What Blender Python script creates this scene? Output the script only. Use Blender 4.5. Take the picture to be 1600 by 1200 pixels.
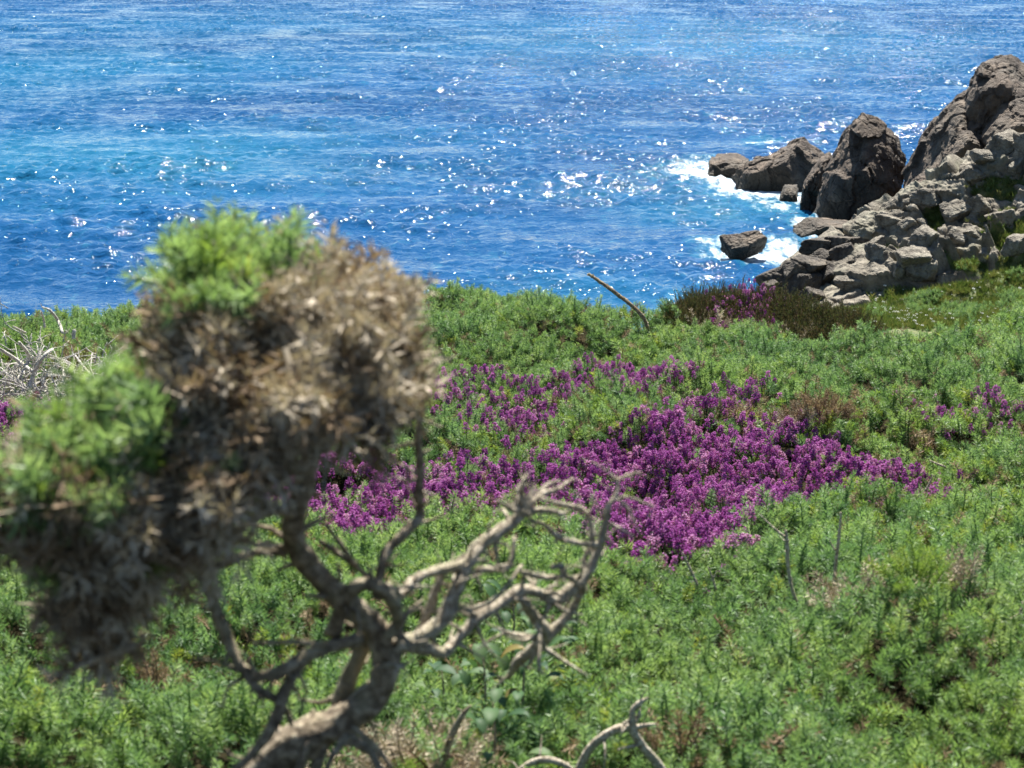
import bpy, math, random
import numpy as np
from mathutils import Vector, Matrix

R = math.radians
rng = np.random.default_rng(7)
random.seed(7)
for o in list(bpy.data.objects):
    bpy.data.objects.remove(o)
SC = bpy.context.scene
COL = SC.collection

# ------------------------------------------------------------------ camera, sky, sun, exposure
CZ = 20.0                     # the eye above the sea
PITCH = R(15)
FPX = 2800.0                  # focal length in photo pixels (1600 wide)
SUN_EL, SUN_AZ = R(57), R(9) # azimuth measured from +Y towards +X
cam = bpy.data.cameras.new('camera')
cam.sensor_width = 36
cam.lens = FPX / 1600 * 36
cam.clip_start = 0.05
cam.clip_end = 20000
cam.dof.use_dof = True
cam.dof.focus_distance = 12
cam.dof.aperture_fstop = 11
cam_o = bpy.data.objects.new('camera', cam)
cam_o.location = (0, 0, CZ)
cam_o.rotation_euler = (R(90) - PITCH, 0, 0)
COL.objects.link(cam_o)
SC.camera = cam_o

W = bpy.data.worlds.new('World')
SC.world = W
W.use_nodes = True
nt = W.node_tree
nt.nodes.clear()
sky = nt.nodes.new('ShaderNodeTexSky')
sky.sky_type = 'NISHITA'
sky.sun_disc = False
sky.sun_elevation = SUN_EL
sky.sun_rotation = SUN_AZ
sky.altitude = 20
sky.air_density = 1.0
sky.dust_density = 0.1
sky.ozone_density = 2.0
bg = nt.nodes.new('ShaderNodeBackground')
bg.inputs['Strength'].default_value = 0.05
wo = nt.nodes.new('ShaderNodeOutputWorld')
nt.links.new(sky.outputs[0], bg.inputs[0])
nt.links.new(bg.outputs[0], wo.inputs[0])

sun = bpy.data.lights.new('sun', 'SUN')
sun.energy = 5.0
sun.angle = R(0.53)
sun.color = (1.0, 0.955, 0.88)
sun_o = bpy.data.objects.new('sun', sun)
sd = Vector((math.sin(SUN_AZ) * math.cos(SUN_EL), math.cos(SUN_AZ) * math.cos(SUN_EL), math.sin(SUN_EL)))
sun_o.rotation_euler = (-sd).to_track_quat('-Z', 'Y').to_euler()
sun_o.location = (0, 0, 60)
COL.objects.link(sun_o)

SC.view_settings.view_transform = 'Standard'
SC.view_settings.look = 'None'
SC.view_settings.exposure = 1.8
SC.view_settings.gamma = 1
SC.render.engine = 'CYCLES'
SC.cycles.max_bounces = 6
SC.cycles.diffuse_bounces = 3
SC.cycles.glossy_bounces = 2
SC.cycles.transmission_bounces = 3
SC.cycles.use_denoising = True
SC.cycles.sample_clamp_indirect = 4
SC.cycles.caustics_reflective = False
SC.cycles.caustics_refractive = False

# ------------------------------------------------------------------ maths helpers
def ray(px, py):
    cx, cy = (np.asarray(px, float) - 800) / FPX, (600 - np.asarray(py, float)) / FPX
    s, c = math.sin(PITCH), math.cos(PITCH)
    return cx, cy * s + c, cy * c - s          # world direction (unnormalised)

def at(px, py, dist):
    """the point seen at a photo pixel whose distance along +Y is dist"""
    dx, dy, dz = ray(px, py)
    t = dist / dy
    return np.stack([dx * t, dy * t, CZ + dz * t], -1)

def on_plane(px, py, z=0.0):
    dx, dy, dz = ray(px, py)
    t = (z - CZ) / dz
    return np.stack([dx * t, dy * t, np.full_like(dx * t, z)], -1)

def _h(ix, iy, iz, seed):
    n = (ix.astype(np.int64) * 374761393 + iy.astype(np.int64) * 668265263 + iz.astype(np.int64) * 2147483647 + seed * 1274126177) & 0xffffffff
    n = ((n ^ (n >> 13)) * 1274126177) & 0xffffffff
    n = ((n ^ (n >> 15)) * 2246822519) & 0xffffffff
    return ((n ^ (n >> 16)) & 0xffffff) / float(0xffffff)

def vnoise(x, y, z=None, seed=0):
    x = np.asarray(x, float); y = np.asarray(y, float)
    z = np.zeros_like(x) if z is None else np.asarray(z, float)
    ix, iy, iz = np.floor(x), np.floor(y), np.floor(z)
    fx, fy, fz = x - ix, y - iy, z - iz
    fx, fy, fz = [f * f * f * (f * (f * 6 - 15) + 10) for f in (fx, fy, fz)]
    r = 0
    for a in (0, 1):
        for b in (0, 1):
            for c in (0, 1):
                w = (fx if a else 1 - fx) * (fy if b else 1 - fy) * (fz if c else 1 - fz)
                r = r + w * _h(ix + a, iy + b, iz + c, seed)
    return r * 2 - 1

def fbm(x, y, z=None, seed=0, oct=4):
    r, a, f = 0, 1.0, 1.0
    for k in range(oct):
        r = r + a * vnoise(x * f, y * f, None if z is None else z * f, seed + k * 17)
        a *= .5; f *= 2.03
    return r

def worley(x, y, z=None, seed=0):
    """F1, F2 and a random number of the nearest cell"""
    x = np.asarray(x, float); y = np.asarray(y, float)
    d3 = z is not None
    z = np.asarray(z, float) if d3 else np.zeros_like(x)
    ix, iy, iz = np.floor(x), np.floor(y), np.floor(z)
    f1 = np.full(x.shape, 9.); f2 = np.full(x.shape, 9.); cid = np.zeros(x.shape)
    for a in (-1, 0, 1):
        for b in (-1, 0, 1):
            for c in ((-1, 0, 1) if d3 else (0,)):
                jx, jy, jz = ix + a, iy + b, iz + c
                qx = jx + _h(jx, jy, jz, seed); qy = jy + _h(jx, jy, jz, seed + 1)
                qz = jz + _h(jx, jy, jz, seed + 2) if d3 else 0 * z
                d = np.sqrt((qx - x) ** 2 + (qy - y) ** 2 + ((qz - z) ** 2 if d3 else 0))
                near = d < f1
                f2 = np.where(near, f1, np.minimum(f2, d))
                cid = np.where(near, _h(jx, jy, jz, seed + 3), cid)
                f1 = np.where(near, d, f1)
    return f1, f2, cid

def sstep(a, b, x):
    t = np.clip((np.asarray(x, float) - a) / (b - a), 0, 1)
    return t * t * (3 - 2 * t)

def poly_sd(px, py, poly):
    """signed distance to a polygon, positive inside"""
    px = np.asarray(px, float); py = np.asarray(py, float)
    P = np.asarray(poly, float); Q = np.roll(P, -1, 0)
    d = np.full(px.shape, 1e9); ins = np.zeros(px.shape, bool)
    for (x0, y0), (x1, y1) in zip(P, Q):
        ex, ey = x1 - x0, y1 - y0
        L = ex * ex + ey * ey + 1e-12
        t = np.clip(((px - x0) * ex + (py - y0) * ey) / L, 0, 1)
        d = np.minimum(d, np.hypot(px - x0 - t * ex, py - y0 - t * ey))
        c = ((y0 > py) != (y1 > py)) & (px < ex * (py - y0) / (ey if abs(ey) > 1e-12 else 1e-12) + x0)
        ins ^= c
    return np.where(ins, d, -d)

# ------------------------------------------------------------------ object helpers
def mesh(name, V, F, mats=(), smooth=False, midx=None):
    me = bpy.data.meshes.new(name)
    V = np.asarray(V, float)
    me.from_pydata(V.tolist(), [], F.tolist() if isinstance(F, np.ndarray) else F)
    for m in (mats if isinstance(mats, (list, tuple)) else [mats]):
        me.materials.append(m)
    if midx is not None:
        me.polygons.foreach_set('material_index', np.asarray(midx, np.int32))
    me.polygons.foreach_set('use_smooth', np.full(len(me.polygons), smooth))
    me.update()
    return me

def obj(name, me, parent=None, loc=(0, 0, 0), **props):
    o = bpy.data.objects.new(name, me)
    o.location = loc
    COL.objects.link(o)
    if parent is not None:
        o.parent = parent
    for k, v in props.items():
        o[k] = v
    return o

def attr(me, name, data):
    a = me.attributes.new(name, 'FLOAT', 'POINT')
    a.data.foreach_set('value', np.asarray(data, np.float32))

def grid_faces(nu, nv):
    i = np.arange(nu - 1)[:, None] * nv + np.arange(nv - 1)[None]
    return np.stack([i, i + nv, i + nv + 1, i + 1], -1).reshape(-1, 4)

def unit(v):
    v = np.asarray(v, float); return v / (np.linalg.norm(v) + 1e-12)

class MB:
    def __init__(s): s.V = []; s.F = []; s.M = []; s.n = 0
    def add(s, V, F, m=0):
        V = np.asarray(V, float)
        s.V.append(V); s.F += [[i + s.n for i in f] for f in F]; s.M += [m] * len(F); s.n += len(V)
    def mesh(s, name, mats, smooth=False):
        return mesh(name, np.concatenate(s.V), s.F, mats, smooth, s.M)

def frame(d):
    d = np.asarray(d, float); d = d / (np.linalg.norm(d) + 1e-12)
    a = np.array([0, 0, 1.]) if abs(d[2]) < .9 else np.array([1., 0, 0])
    u = np.cross(a, d); u /= np.linalg.norm(u)
    return d, u, np.cross(d, u)

def spike(mb, p, d, L, w, m=0, sides=3, bend=None):
    """a flat tapering spine: widest a quarter of the way up, ending in a point"""
    d, u, v = frame(d)
    p = np.asarray(p, float)
    a = rng.uniform(0, 6.28)
    s_ = (math.cos(a) * u + math.sin(a) * v) * w
    q = p + d * L * .3
    tip = p + d * L + (np.asarray(bend) * L if bend is not None else 0)
    mb.add([p, q + s_, tip, q - s_], [[0, 1, 2], [0, 2, 3]], m)

def catmull(P, n):
    P = np.asarray(P, float)
    if len(P) < 3:
        t = np.linspace(0, 1, n + 1)[:, None]
        return P[0] * (1 - t) + P[-1] * t
    Q = np.concatenate([[2 * P[0] - P[1]], P, [2 * P[-1] - P[-2]]])
    out = []
    for i in range(len(P) - 1):
        a, b, c, d = Q[i:i + 4]
        for t in np.arange(n) / n:
            out.append(.5 * (2 * b + (c - a) * t + (2 * a - 5 * b + 4 * c - d) * t * t + (3 * b - a - 3 * c + d) * t ** 3))
    out.append(P[-1])
    return np.array(out)

def tube(mb, P, r, sides=8, m=0, rough=0.0, seed=0, n=4):
    """tapering tube along points P (k,3) with radii r; knobbly when rough > 0"""
    C = catmull(np.concatenate([np.asarray(P, float), np.asarray(r, float)[:, None]], 1), n)
    C, rr = C[:, :3], np.maximum(C[:, 3], 2e-4)
    T = np.gradient(C, axis=0)
    d, u, v = frame(T[0])
    V = []
    for k in range(len(C)):
        d = T[k] / (np.linalg.norm(T[k]) + 1e-12)
        u = u - d * np.dot(u, d); u /= np.linalg.norm(u) + 1e-12
        v = np.cross(d, u)
        a = np.arange(sides) / sides * 2 * math.pi
        q = rr[k] * np.ones(sides)
        if rough:
            q = q * (1 + rough * fbm(np.cos(a) * 1.3 + seed, np.sin(a) * 1.3 + k * .13, np.full(sides, k * .55), seed, 3))
        V.append(C[k] + q[:, None] * (np.cos(a)[:, None] * u + np.sin(a)[:, None] * v))
    V = np.concatenate(V)
    K = len(C)
    F = [[i * sides + j, i * sides + (j + 1) % sides, (i + 1) * sides + (j + 1) % sides, (i + 1) * sides + j] for i in range(K - 1) for j in range(sides)]
    F += [list(range(sides))[::-1], [(K - 1) * sides + j for j in range(sides)]]
    mb.add(V, F, m)

# ------------------------------------------------------------------ materials
def material(name):
    m = bpy.data.materials.new(name)
    m.use_nodes = True
    t = m.node_tree
    b = t.nodes['Principled BSDF']
    return m, t, b

def N(t, kind, **kw):
    n = t.nodes.new(kind)
    for k, v in kw.items():
        if k in n.inputs:
            n.inputs[k].default_value = v
        else:
            setattr(n, k, v)
    return n

def ramp(t, fac, stops):
    r = t.nodes.new('ShaderNodeValToRGB')
    e = r.color_ramp.elements
    while len(e) < len(stops):
        e.new(0.5)
    for el, (p, c) in zip(e, stops):
        el.position = p
        el.color = (*c, 1) if len(c) == 3 else c
    t.links.new(fac, r.inputs[0])
    return r.outputs[0]

def math_n(t, op, a, b=None, clamp=False):
    n = t.nodes.new('ShaderNodeMath')
    n.operation = op
    n.use_clamp = clamp
    for i, v in enumerate((a, b)):
        if v is None: continue
        if isinstance(v, (int, float)): n.inputs[i].default_value = v
        else: t.links.new(v, n.inputs[i])
    return n.outputs[0]

def mix_c(t, fac, a, b, blend='MIX'):
    n = t.nodes.new('ShaderNodeMix')
    n.data_type = 'RGBA'; n.blend_type = blend
    for s, v in ((n.inputs[0], fac), (n.inputs[6], a), (n.inputs[7], b)):
        if isinstance(v, (int, float)): s.default_value = v
        elif isinstance(v, tuple): s.default_value = (*v, 1)
        else: t.links.new(v, s)
    return n.outputs[2]

def coords(t, scale=(1, 1, 1), kind='Object'):
    c = t.nodes.new('ShaderNodeTexCoord')
    m = t.nodes.new('ShaderNodeMapping')
    m.inputs['Scale'].default_value = scale
    t.links.new(c.outputs[kind], m.inputs[0])
    return m.outputs[0]

def noise(t, vec, scale, detail=3, rough=.55):
    n = N(t, 'ShaderNodeTexNoise', Scale=scale, Detail=detail, Roughness=rough)
    if vec is not None: t.links.new(vec, n.inputs['Vector'])
    return n.outputs['Fac']

def bump(t, b, h, strength=.5, dist=.01, prev=None):
    n = N(t, 'ShaderNodeBump', Strength=strength, Distance=dist)
    t.links.new(h, n.inputs['Height'])
    if prev is not None: t.links.new(prev, n.inputs['Normal'])
    if b is not None: t.links.new(n.outputs[0], b.inputs['Normal'])
    return n.outputs[0]

def leafy(name, stops, rough=.5, trans=.3, spec=.35, drift=0.0):
    """leaf material whose tone varies from plant to plant, with light passing through"""
    m, t, b = material(name)
    oi = t.nodes.new('ShaderNodeObjectInfo')
    c = ramp(t, oi.outputs['Random'], stops)
    if drift:
        dn = noise(t, oi.outputs['Location'], 1.6, 4, .6)
        c = mix_c(t, drift, c, ramp(t, dn, [(.32, (.66, .78, .84)), (.5, (1, 1, 1)), (.68, (1.20, 1.12, .92))]), 'MULTIPLY')
    t.links.new(c, b.inputs['Base Color'])
    b.inputs['Roughness'].default_value = rough
    b.inputs['Specular IOR Level'].default_value = spec
    tr = t.nodes.new('ShaderNodeBsdfTranslucent')
    t.links.new(mix_c(t, .5, c, (1.0, 1.0, .35), 'MULTIPLY'), tr.inputs[0])
    mx = t.nodes.new('ShaderNodeMixShader')
    mx.inputs[0].default_value = trans
    t.links.new(b.outputs[0], mx.inputs[1]); t.links.new(tr.outputs[0], mx.inputs[2])
    t.links.new(mx.outputs[0], t.nodes['Material Output'].inputs[0])
    return m

M_gorse = leafy('gorse_green', [(0, (.084, .162, .060)), (.45, (.124, .220, .083)), (.8, (.156, .260, .095)), (1, (.195, .285, .098))], .5, .5, .35, .9)
M_gorse_tip = leafy('gorse_tip', [(0, (.150, .245, .098)), (.5, (.195, .305, .125)), (1, (.255, .35, .148))], .5, .5, .35, .9)
M_young = leafy('gorse_young', [(0, (.15, .24, .05)), (.6, (.19, .28, .055)), (1, (.27, .31, .06))], .5, .45)
M_brown = leafy('gorse_brown', [(0, (.12, .080, .045)), (.5, (.20, .140, .085)), (1, (.30, .225, .145))], .75, .2, .15)
M_tan = leafy('gorse_dead', [(0, (.16, .125, .082)), (.5, (.31, .255, .180)), (1, (.54, .47, .36))], .75, .15, .15)
M_flower = leafy('heather_flower', [(0, (.24, .050, .24)), (.35, (.40, .105, .41)), (.75, (.50, .19, .50)), (1, (.58, .34, .54))], .6, .5, .2)
M_hleaf = leafy('heather_leaf', [(0, (.06, .10, .035)), (1, (.11, .155, .055))], .55, .35)
M_ling = leafy('ling_stem', [(0, (.060, .064, .026)), (.6, (.085, .08, .034)), (1, (.11, .075, .046))], .65, .35, .2)
M_grass = leafy('grass_blade', [(0, (.065, .11, .025)), (.5, (.11, .155, .04)), (1, (.20, .20, .075))], .55, .35, .2)
M_white = leafy('white_petal', [(0, (.70, .70, .66)), (1, (.80, .80, .76))], .6, .2, .2)
M_glossy = leafy('broad_leaf', [(0, (.030, .065, .03)), (.5, (.045, .095, .035)), (.9, (.08, .13, .045)), (1, (.16, .13, .04))], .55, .3, .12)

def bark(name, c0, c1, c2, scale=90):
    m, t, b = material(name)
    v = coords(t, (1, 1, 1))
    n1 = noise(t, v, scale, 6, .65)
    n2 = noise(t, v, scale * .22, 3)
    c = ramp(t, n1, [(.34, c0), (.5, c1), (.64, c2)])
    lich = ramp(t, n2, [(.50, (0, 0, 0)), (.66, (1, 1, 1))])
    c = mix_c(t, math_n(t, 'MULTIPLY', lich, .55), c, (.30, .275, .17))
    t.links.new(c, b.inputs['Base Color'])
    b.inputs['Roughness'].default_value = .85
    b.inputs['Specular IOR Level'].default_value = .2
    bump(t, b, n1, 1.0, .009)
    return m
M_bark = bark('gorse_bark', (.075, .058, .04), (.21, .168, .115), (.40, .345, .25))
M_grey = bark('dead_wood', (.14, .11, .078), (.38, .325, .24), (.62, .55, .43), 140)
M_bleach = bark('bleached_wood', (.26, .24, .21), (.48, .45, .40), (.66, .63, .57), 140)
M_stick = bark('dry_stem_bark', (.07, .045, .028), (.19, .13, .075), (.40, .32, .22), 160)

def rock_mat(name, c0, c1, c2, scale=1.0, lichen=.5, wet=True):
    m, t, b = material(name)
    v = coords(t)
    n1 = noise(t, v, 1.1 * scale, 8, .62)
    n2 = noise(t, v, 9 * scale, 5, .6)
    n3 = noise(t, v, .35 * scale, 4, .6)
    c = ramp(t, n1, [(.30, c0), (.5, c1), (.70, c2)])
    c = mix_c(t, .55, c, ramp(t, n2, [(.3, (.55, .52, .48)), (.7, (1.35, 1.32, 1.28))]), 'MULTIPLY')
    li = math_n(t, 'MULTIPLY', ramp(t, n3, [(.50, (0, 0, 0)), (.62, (1, 1, 1))]), lichen)
    c = mix_c(t, li, c, (.17, .165, .125))
    # cracks
    vo = N(t, 'ShaderNodeTexVoronoi', feature='DISTANCE_TO_EDGE', Scale=.75 * scale)
    dv = t.nodes.new('ShaderNodeVectorMath'); dv.operation = 'ADD'
    nn = N(t, 'ShaderNodeTexNoise', Scale=1.7 * scale, Detail=4)
    t.links.new(v, nn.inputs['Vector'])
    t.links.new(v, dv.inputs[0]); t.links.new(nn.outputs['Color'], dv.inputs[1])
    t.links.new(dv.outputs[0], vo.inputs['Vector'])
    crack = ramp(t, vo.outputs['Distance'], [(0, (0, 0, 0)), (.05, (1, 1, 1))])
    c = mix_c(t, .3, c, mix_c(t, crack, (.35, .31, .27), (1, 1, 1)), 'MULTIPLY')
    if wet:                       # the tidal band is dark with weed
        g = t.nodes.new('ShaderNodeNewGeometry')
        sx = t.nodes.new('ShaderNodeSeparateXYZ')
        t.links.new(g.outputs['Position'], sx.inputs[0])
        zz = math_n(t, 'ADD', sx.outputs[2], math_n(t, 'MULTIPLY', n1, 1.6))
        c = mix_c(t, ramp(t, math_n(t, 'MULTIPLY', zz, .25), [(.28, (1, 1, 1)), (.5, (0, 0, 0))]), c, (.045, .038, .028))
    t.links.new(c, b.inputs['Base Color'])
    b.inputs['Roughness'].default_value = .8
    b.inputs['Specular IOR Level'].default_value = .3
    h = math_n(t, 'ADD', math_n(t, 'MULTIPLY', n1, 1.0), math_n(t, 'ADD', math_n(t, 'MULTIPLY', n2, .25), math_n(t, 'MULTIPLY', crack, .25)))
    bump(t, b, h, .8, .35 / scale)
    return m
M_rock_dark = rock_mat('granite_brown', (.029, .021, .0145), (.063, .046, .032), (.135, .099, .069), .8, .12)
M_rock = rock_mat('granite_grey', (.062, .054, .041), (.145, .129, .100), (.265, .242, .196), 1.3, .4, False)
M_rock_shore = rock_mat('granite_shore', (.025, .021, .017), (.055, .045, .034), (.13, .105, .075), 1.2, .1)

# ------------------------------------------------------------------ the sea
def sea_material():
    m, t, b = material('sea_water')
    v = coords(t)
    def atn(n):
        a = t.nodes.new('ShaderNodeAttribute'); a.attribute_name = n
        return a.outputs['Fac']
    foam_a, shal = atn('foam'), atn('shallow')
    big = noise(t, coords(t, (.012, .03, 1)), 1.0, 3)
    col = ramp(t, big, [(.3, (.0032, .032, .096)), (.7, (.0056, .054, .142))])
    col = mix_c(t, shal, col, (.008, .092, .162))
    # foam: broken, lacy edges
    f1 = noise(t, coords(t, (1, .55, 1)), .55, 8, .68)
    f2 = noise(t, coords(t, (1, .45, 1)), 2.2, 5, .6)
    fm = math_n(t, 'ADD', foam_a, math_n(t, 'ADD', math_n(t, 'MULTIPLY', math_n(t, 'SUBTRACT', f1, .5), 1.9), math_n(t, 'MULTIPLY', math_n(t, 'SUBTRACT', f2, .5), .8)))
    fmask = ramp(t, fm, [(.46, (0, 0, 0)), (.66, (.45, .45, .45)), (.98, (1, 1, 1))])
    aer = ramp(t, fm, [(.12, (0, 0, 0)), (.6, (1, 1, 1))])
    col = mix_c(t, math_n(t, 'MULTIPLY', aer, .4), col, (.04, .19, .24))
    col = mix_c(t, fmask, col, (.56, .60, .62))
    t.links.new(col, b.inputs['Base Color'])
    b.inputs['IOR'].default_value = 1.13
    t.links.new(math_n(t, 'ADD', math_n(t, 'MULTIPLY', fmask, .5), .064), b.inputs['Roughness'])
    # fine ripples; the swell and the chop are real geometry
    rp = math_n(t, 'ADD', math_n(t, 'MULTIPLY', noise(t, coords(t, (1.5, 2.0, 1)), 1.0, 2), .13), math_n(t, 'MULTIPLY', noise(t, v, 4.5, 1), .06))
    rp = math_n(t, 'ADD', rp, math_n(t, 'MULTIPLY', fmask, .10))
    bump(t, b, rp, 1.0, 1.0)
    return m
M_sea = sea_material()

FOAM = [  # photo outlines of broken water, on the sea plane, softness in metres
    ([(1040, 272), (1066, 258), (1110, 250), (1145, 266), (1215, 288), (1258, 300), (1262, 318), (1215, 320), (1165, 312), (1120, 290), (1085, 280)], 2.0),
    ([(1110, 376), (1132, 374), (1142, 394), (1195, 392), (1262, 372), (1320, 366), (1258, 393), (1215, 410), (1150, 405), (1115, 394)], 1.2),
    ([(1040, 486), (1085, 468), (1120, 458), (1130, 466), (1070, 495), (1035, 500)], 1.0),
    ([(1178, 222), (1204, 216), (1204, 219), (1180, 225)], 1.6),
    ([(1240, 345), (1300, 338), (1340, 345), (1255, 352)], 1.0),
]
def wave_height(X, Y):
    r = np.random.default_rng(21)
    h = np.zeros_like(X)
    g1 = 1 + .55 * vnoise(X * .05, Y * .05, seed=90); g2 = 1 + .75 * vnoise(X * .16, Y * .12, seed=91)
    for lam0, lam1, n, slope, spread, grp in ((7, 15, 9, .040, 16, g1), (2.4, 6, 16, .085, 38, g2), (.80, 1.7, 38, .300, 80, g2)):
        for k in range(n):
            lam = math.exp(r.uniform(math.log(lam0), math.log(lam1)))
            th = R(-102 + r.normal() * spread)
            kk = 2 * math.pi / lam
            a = slope / math.sqrt(n / 2) / kk
            ph = kk * (X * math.cos(th) + Y * math.sin(th)) + r.uniform(0, 6.283)
            h += grp * a * (np.sin(ph) + .22 * np.cos(2 * ph))
    return h
def sea():
    xs = np.unique(np.concatenate([np.linspace(-2500, -125, 14), np.arange(-125, 125, .42), np.linspace(125, 2500, 14)]))
    fine = [82.0]
    while fine[-1] < 440: fine.append(fine[-1] + .27 + (fine[-1] - 82) * .0006)
    ys = np.unique(np.concatenate([np.linspace(14, 81, 20), fine, np.geomspace(442, 9000, 18)]))
    X, Y = np.meshgrid(xs, ys, indexing='ij')
    H = wave_height(X, Y) * (1 - sstep(105, 124, np.abs(X))) * (1 - sstep(400, 438, Y)) * sstep(82, 84, Y)
    V = np.stack([X, Y, H], -1).reshape(-1, 3)
    me = mesh('sea', V, grid_faces(len(xs), len(ys)), M_sea, True)
    f = np.zeros(len(V))
    for P, soft in FOAM:
        P = np.array(P, float); Q = on_plane(P[:, 0], P[:, 1])
        s = poly_sd(V[:, 0], V[:, 1], Q[:, :2])
        f = np.maximum(f, sstep(-soft * 2.6, soft * 1.3, s) * .78)
    attr(me, 'foam', f)
    # paler water over sand
    sh = np.zeros(len(V))
    for (px, py, rx, ry, k) in ((190, 240, 22, 22, .95), (60, 110, 34, 42, .6), (420, 235, 12, 14, .6), (330, 40, 50, 60, .35), (1000, 60, 60, 60, .45), (1010, 300, 9, 7, .35), (1130, 330, 7, 6, .6), (930, 455, 6, 5, .4)):
        c = on_plane(px, py)
        d = np.hypot((V[:, 0] - c[0]) / rx, (V[:, 1] - c[1]) / ry) + .25 * vnoise(V[:, 0] * .09, V[:, 1] * .06, seed=3)
        sh = np.maximum(sh, k * .8 * (1 - sstep(.0, 1.6, d)))
    attr(me, 'shallow', sh)
    obj('sea', me, kind='structure')
    bed = mesh('sea_bed', [(-2600, 5, -3), (2600, 5, -3), (2600, 9200, -3), (-2600, 9200, -3)], [[0, 1, 2, 3]], M_rock_shore)
    obj('sea_bed', bed, kind='structure')
sea()

# ------------------------------------------------------------------ the clifftop: a gorse carpet on a gentle slope that breaks off at the cliff edge
EDGE_PX = np.array([-600, 0, 100, 200, 420, 640, 750, 840, 920, 1000, 1060, 1150, 1300, 1400, 1470, 1540, 1600, 1800, 2300], float)
EDGE_PY = np.array([470, 482, 474, 466, 462, 458, 447, 455, 484, 492, 492, 492, 503, 508, 492, 470, 455, 430, 400], float)
def _edge_y(py):
    _, dy, dz = ray(np.full_like(py, 800.), py)
    return 1.04 / (-dz / dy - .104)
EDGE_S = (EDGE_PX - 800) / FPX * 1.03
EDGE_LOW = np.array([20, 22, 22, 20, 12, 9, 9, 12, 24, 28, 24, 20, 32, 40, 38, 34, 30, 30, 30], float)   # the shoots stand this much above the ground line
EDGE_D = _edge_y(EDGE_PY + EDGE_LOW) - .25

def mound(x, y, e):
    """the dark heather mound on the edge"""
    px = 800 + FPX * (x / np.maximum(y, .5)) / 1.03
    prof = np.interp(px, [1020, 1050, 1085, 1130, 1180, 1230, 1280, 1340, 1385, 1410], [0, .04, .115, .155, .16, .15, .135, .125, .06, 0])
    return prof * np.exp(-((y - e - .15) / .34) ** 2)

def ground(x, y):
    """top of the vegetation, relative to the sea"""
    x = np.asarray(x, float); y = np.asarray(y, float)
    z = CZ - 1.04 - .104 * y
    s = x / np.maximum(y, .5)
    e = np.interp(s, EDGE_S, EDGE_D)
    over = np.maximum(y - e, 0)
    z = z - .55 * np.minimum(over, 2.0) ** 1.5 * .9 - 1.5 * np.maximum(over - 2.0, 0)
    def g(cx, cy, rx, ry, h):
        return h * np.exp(-((x - cx) / rx) ** 2 - ((y - cy) / ry) ** 2)
    z = z + g(1.15, 3.55, .75, .55, .07) + g(-1.3, 3.2, .9, .5, .03) + g(.55, 4.9, 1.0, .55, -.10) + g(1.7, 6.4, 1.2, .5, .06)
    z = z + g(.2, 7.6, .9, .5, .05) + g(-.25, 9.5, .55, .8, .07) + g(-.4, 5.7, .6, .35, .05)
    z = z + .05 * fbm(x * .9, y * .9, seed=11, oct=2) * (1 - sstep(8.2, 9, y))
    return z + mound(x, y, e)

def micro(x, y):
    """cushions of gorse with dark creases between them"""
    wx = x + .10 * vnoise(x * 3, y * 3, seed=31); wy = y + .10 * vnoise(x * 3, y * 3, seed=32)
    f1, f2, c = worley(wx * 2.6, wy * 2.6, seed=5)
    a = np.clip(1 - f1 * 1.25, 0, 1) ** .7 * .12 + (c - .5) * .035
    f1, f2, c2 = worley(wx * 7.5, wy * 7.5, seed=9)
    return (a + np.clip(1 - f1 * 1.25, 0, 1) ** .8 * .055 + .03 * vnoise(x * 1.3, y * 1.3, seed=77) - .10) * 1.2 * (1 - .75 * sstep(9.0, 9.8, y))

def to_ground(px, py):
    """the vegetation surface seen at photo pixels, by marching along the ray"""
    px = np.atleast_1d(np.asarray(px, float)); py = np.atleast_1d(np.asarray(py, float))
    dx, dy, dz = ray(px, py)
    D = np.arange(1.2, 13, .03)
    T = D[None] / dy[:, None]
    hit = CZ + dz[:, None] * T <= ground(dx[:, None] * T, np.broadcast_to(D[None], T.shape))
    best = np.where(hit.any(1), D[hit.argmax(1)], 9.0)
    t = best / dy
    return np.stack([dx * t, dy * t, CZ + dz * t], -1)

def pgon(P):
    P = np.array(P, float)
    return to_ground(P[:, 0], P[:, 1])[:, :2]

m_soil, t, b = material('peat_and_litter')
v = coords(t)
c = ramp(t, noise(t, v, 22, 6), [(.3, (.010, .008, .004)), (.55, (.022, .019, .009)), (.75, (.04, .032, .015))])
t.links.new(c, b.inputs['Base Color']); b.inputs['Roughness'].default_value = 1.0; b.inputs['Specular IOR Level'].default_value = .05
bump(t, b, noise(t, v, 60, 5), 1, .02)
gx = np.concatenate([np.linspace(-60, -7, 24), np.linspace(-6.9, 6.9, 230), np.linspace(7, 60, 24)])
gy = np.concatenate([np.linspace(-12, .4, 12), np.linspace(.5, 13, 210), np.linspace(13.3, 26, 16)])
X, Y = np.meshgrid(gx, gy, indexing='ij')
Z = np.maximum(ground(X, Y) + micro(X, Y) - .115, -2)
obj('clifftop', mesh('clifftop', np.stack([X, Y, Z], -1).reshape(-1, 3), grid_faces(len(gx), len(gy)), m_soil, True), kind='structure')

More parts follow.
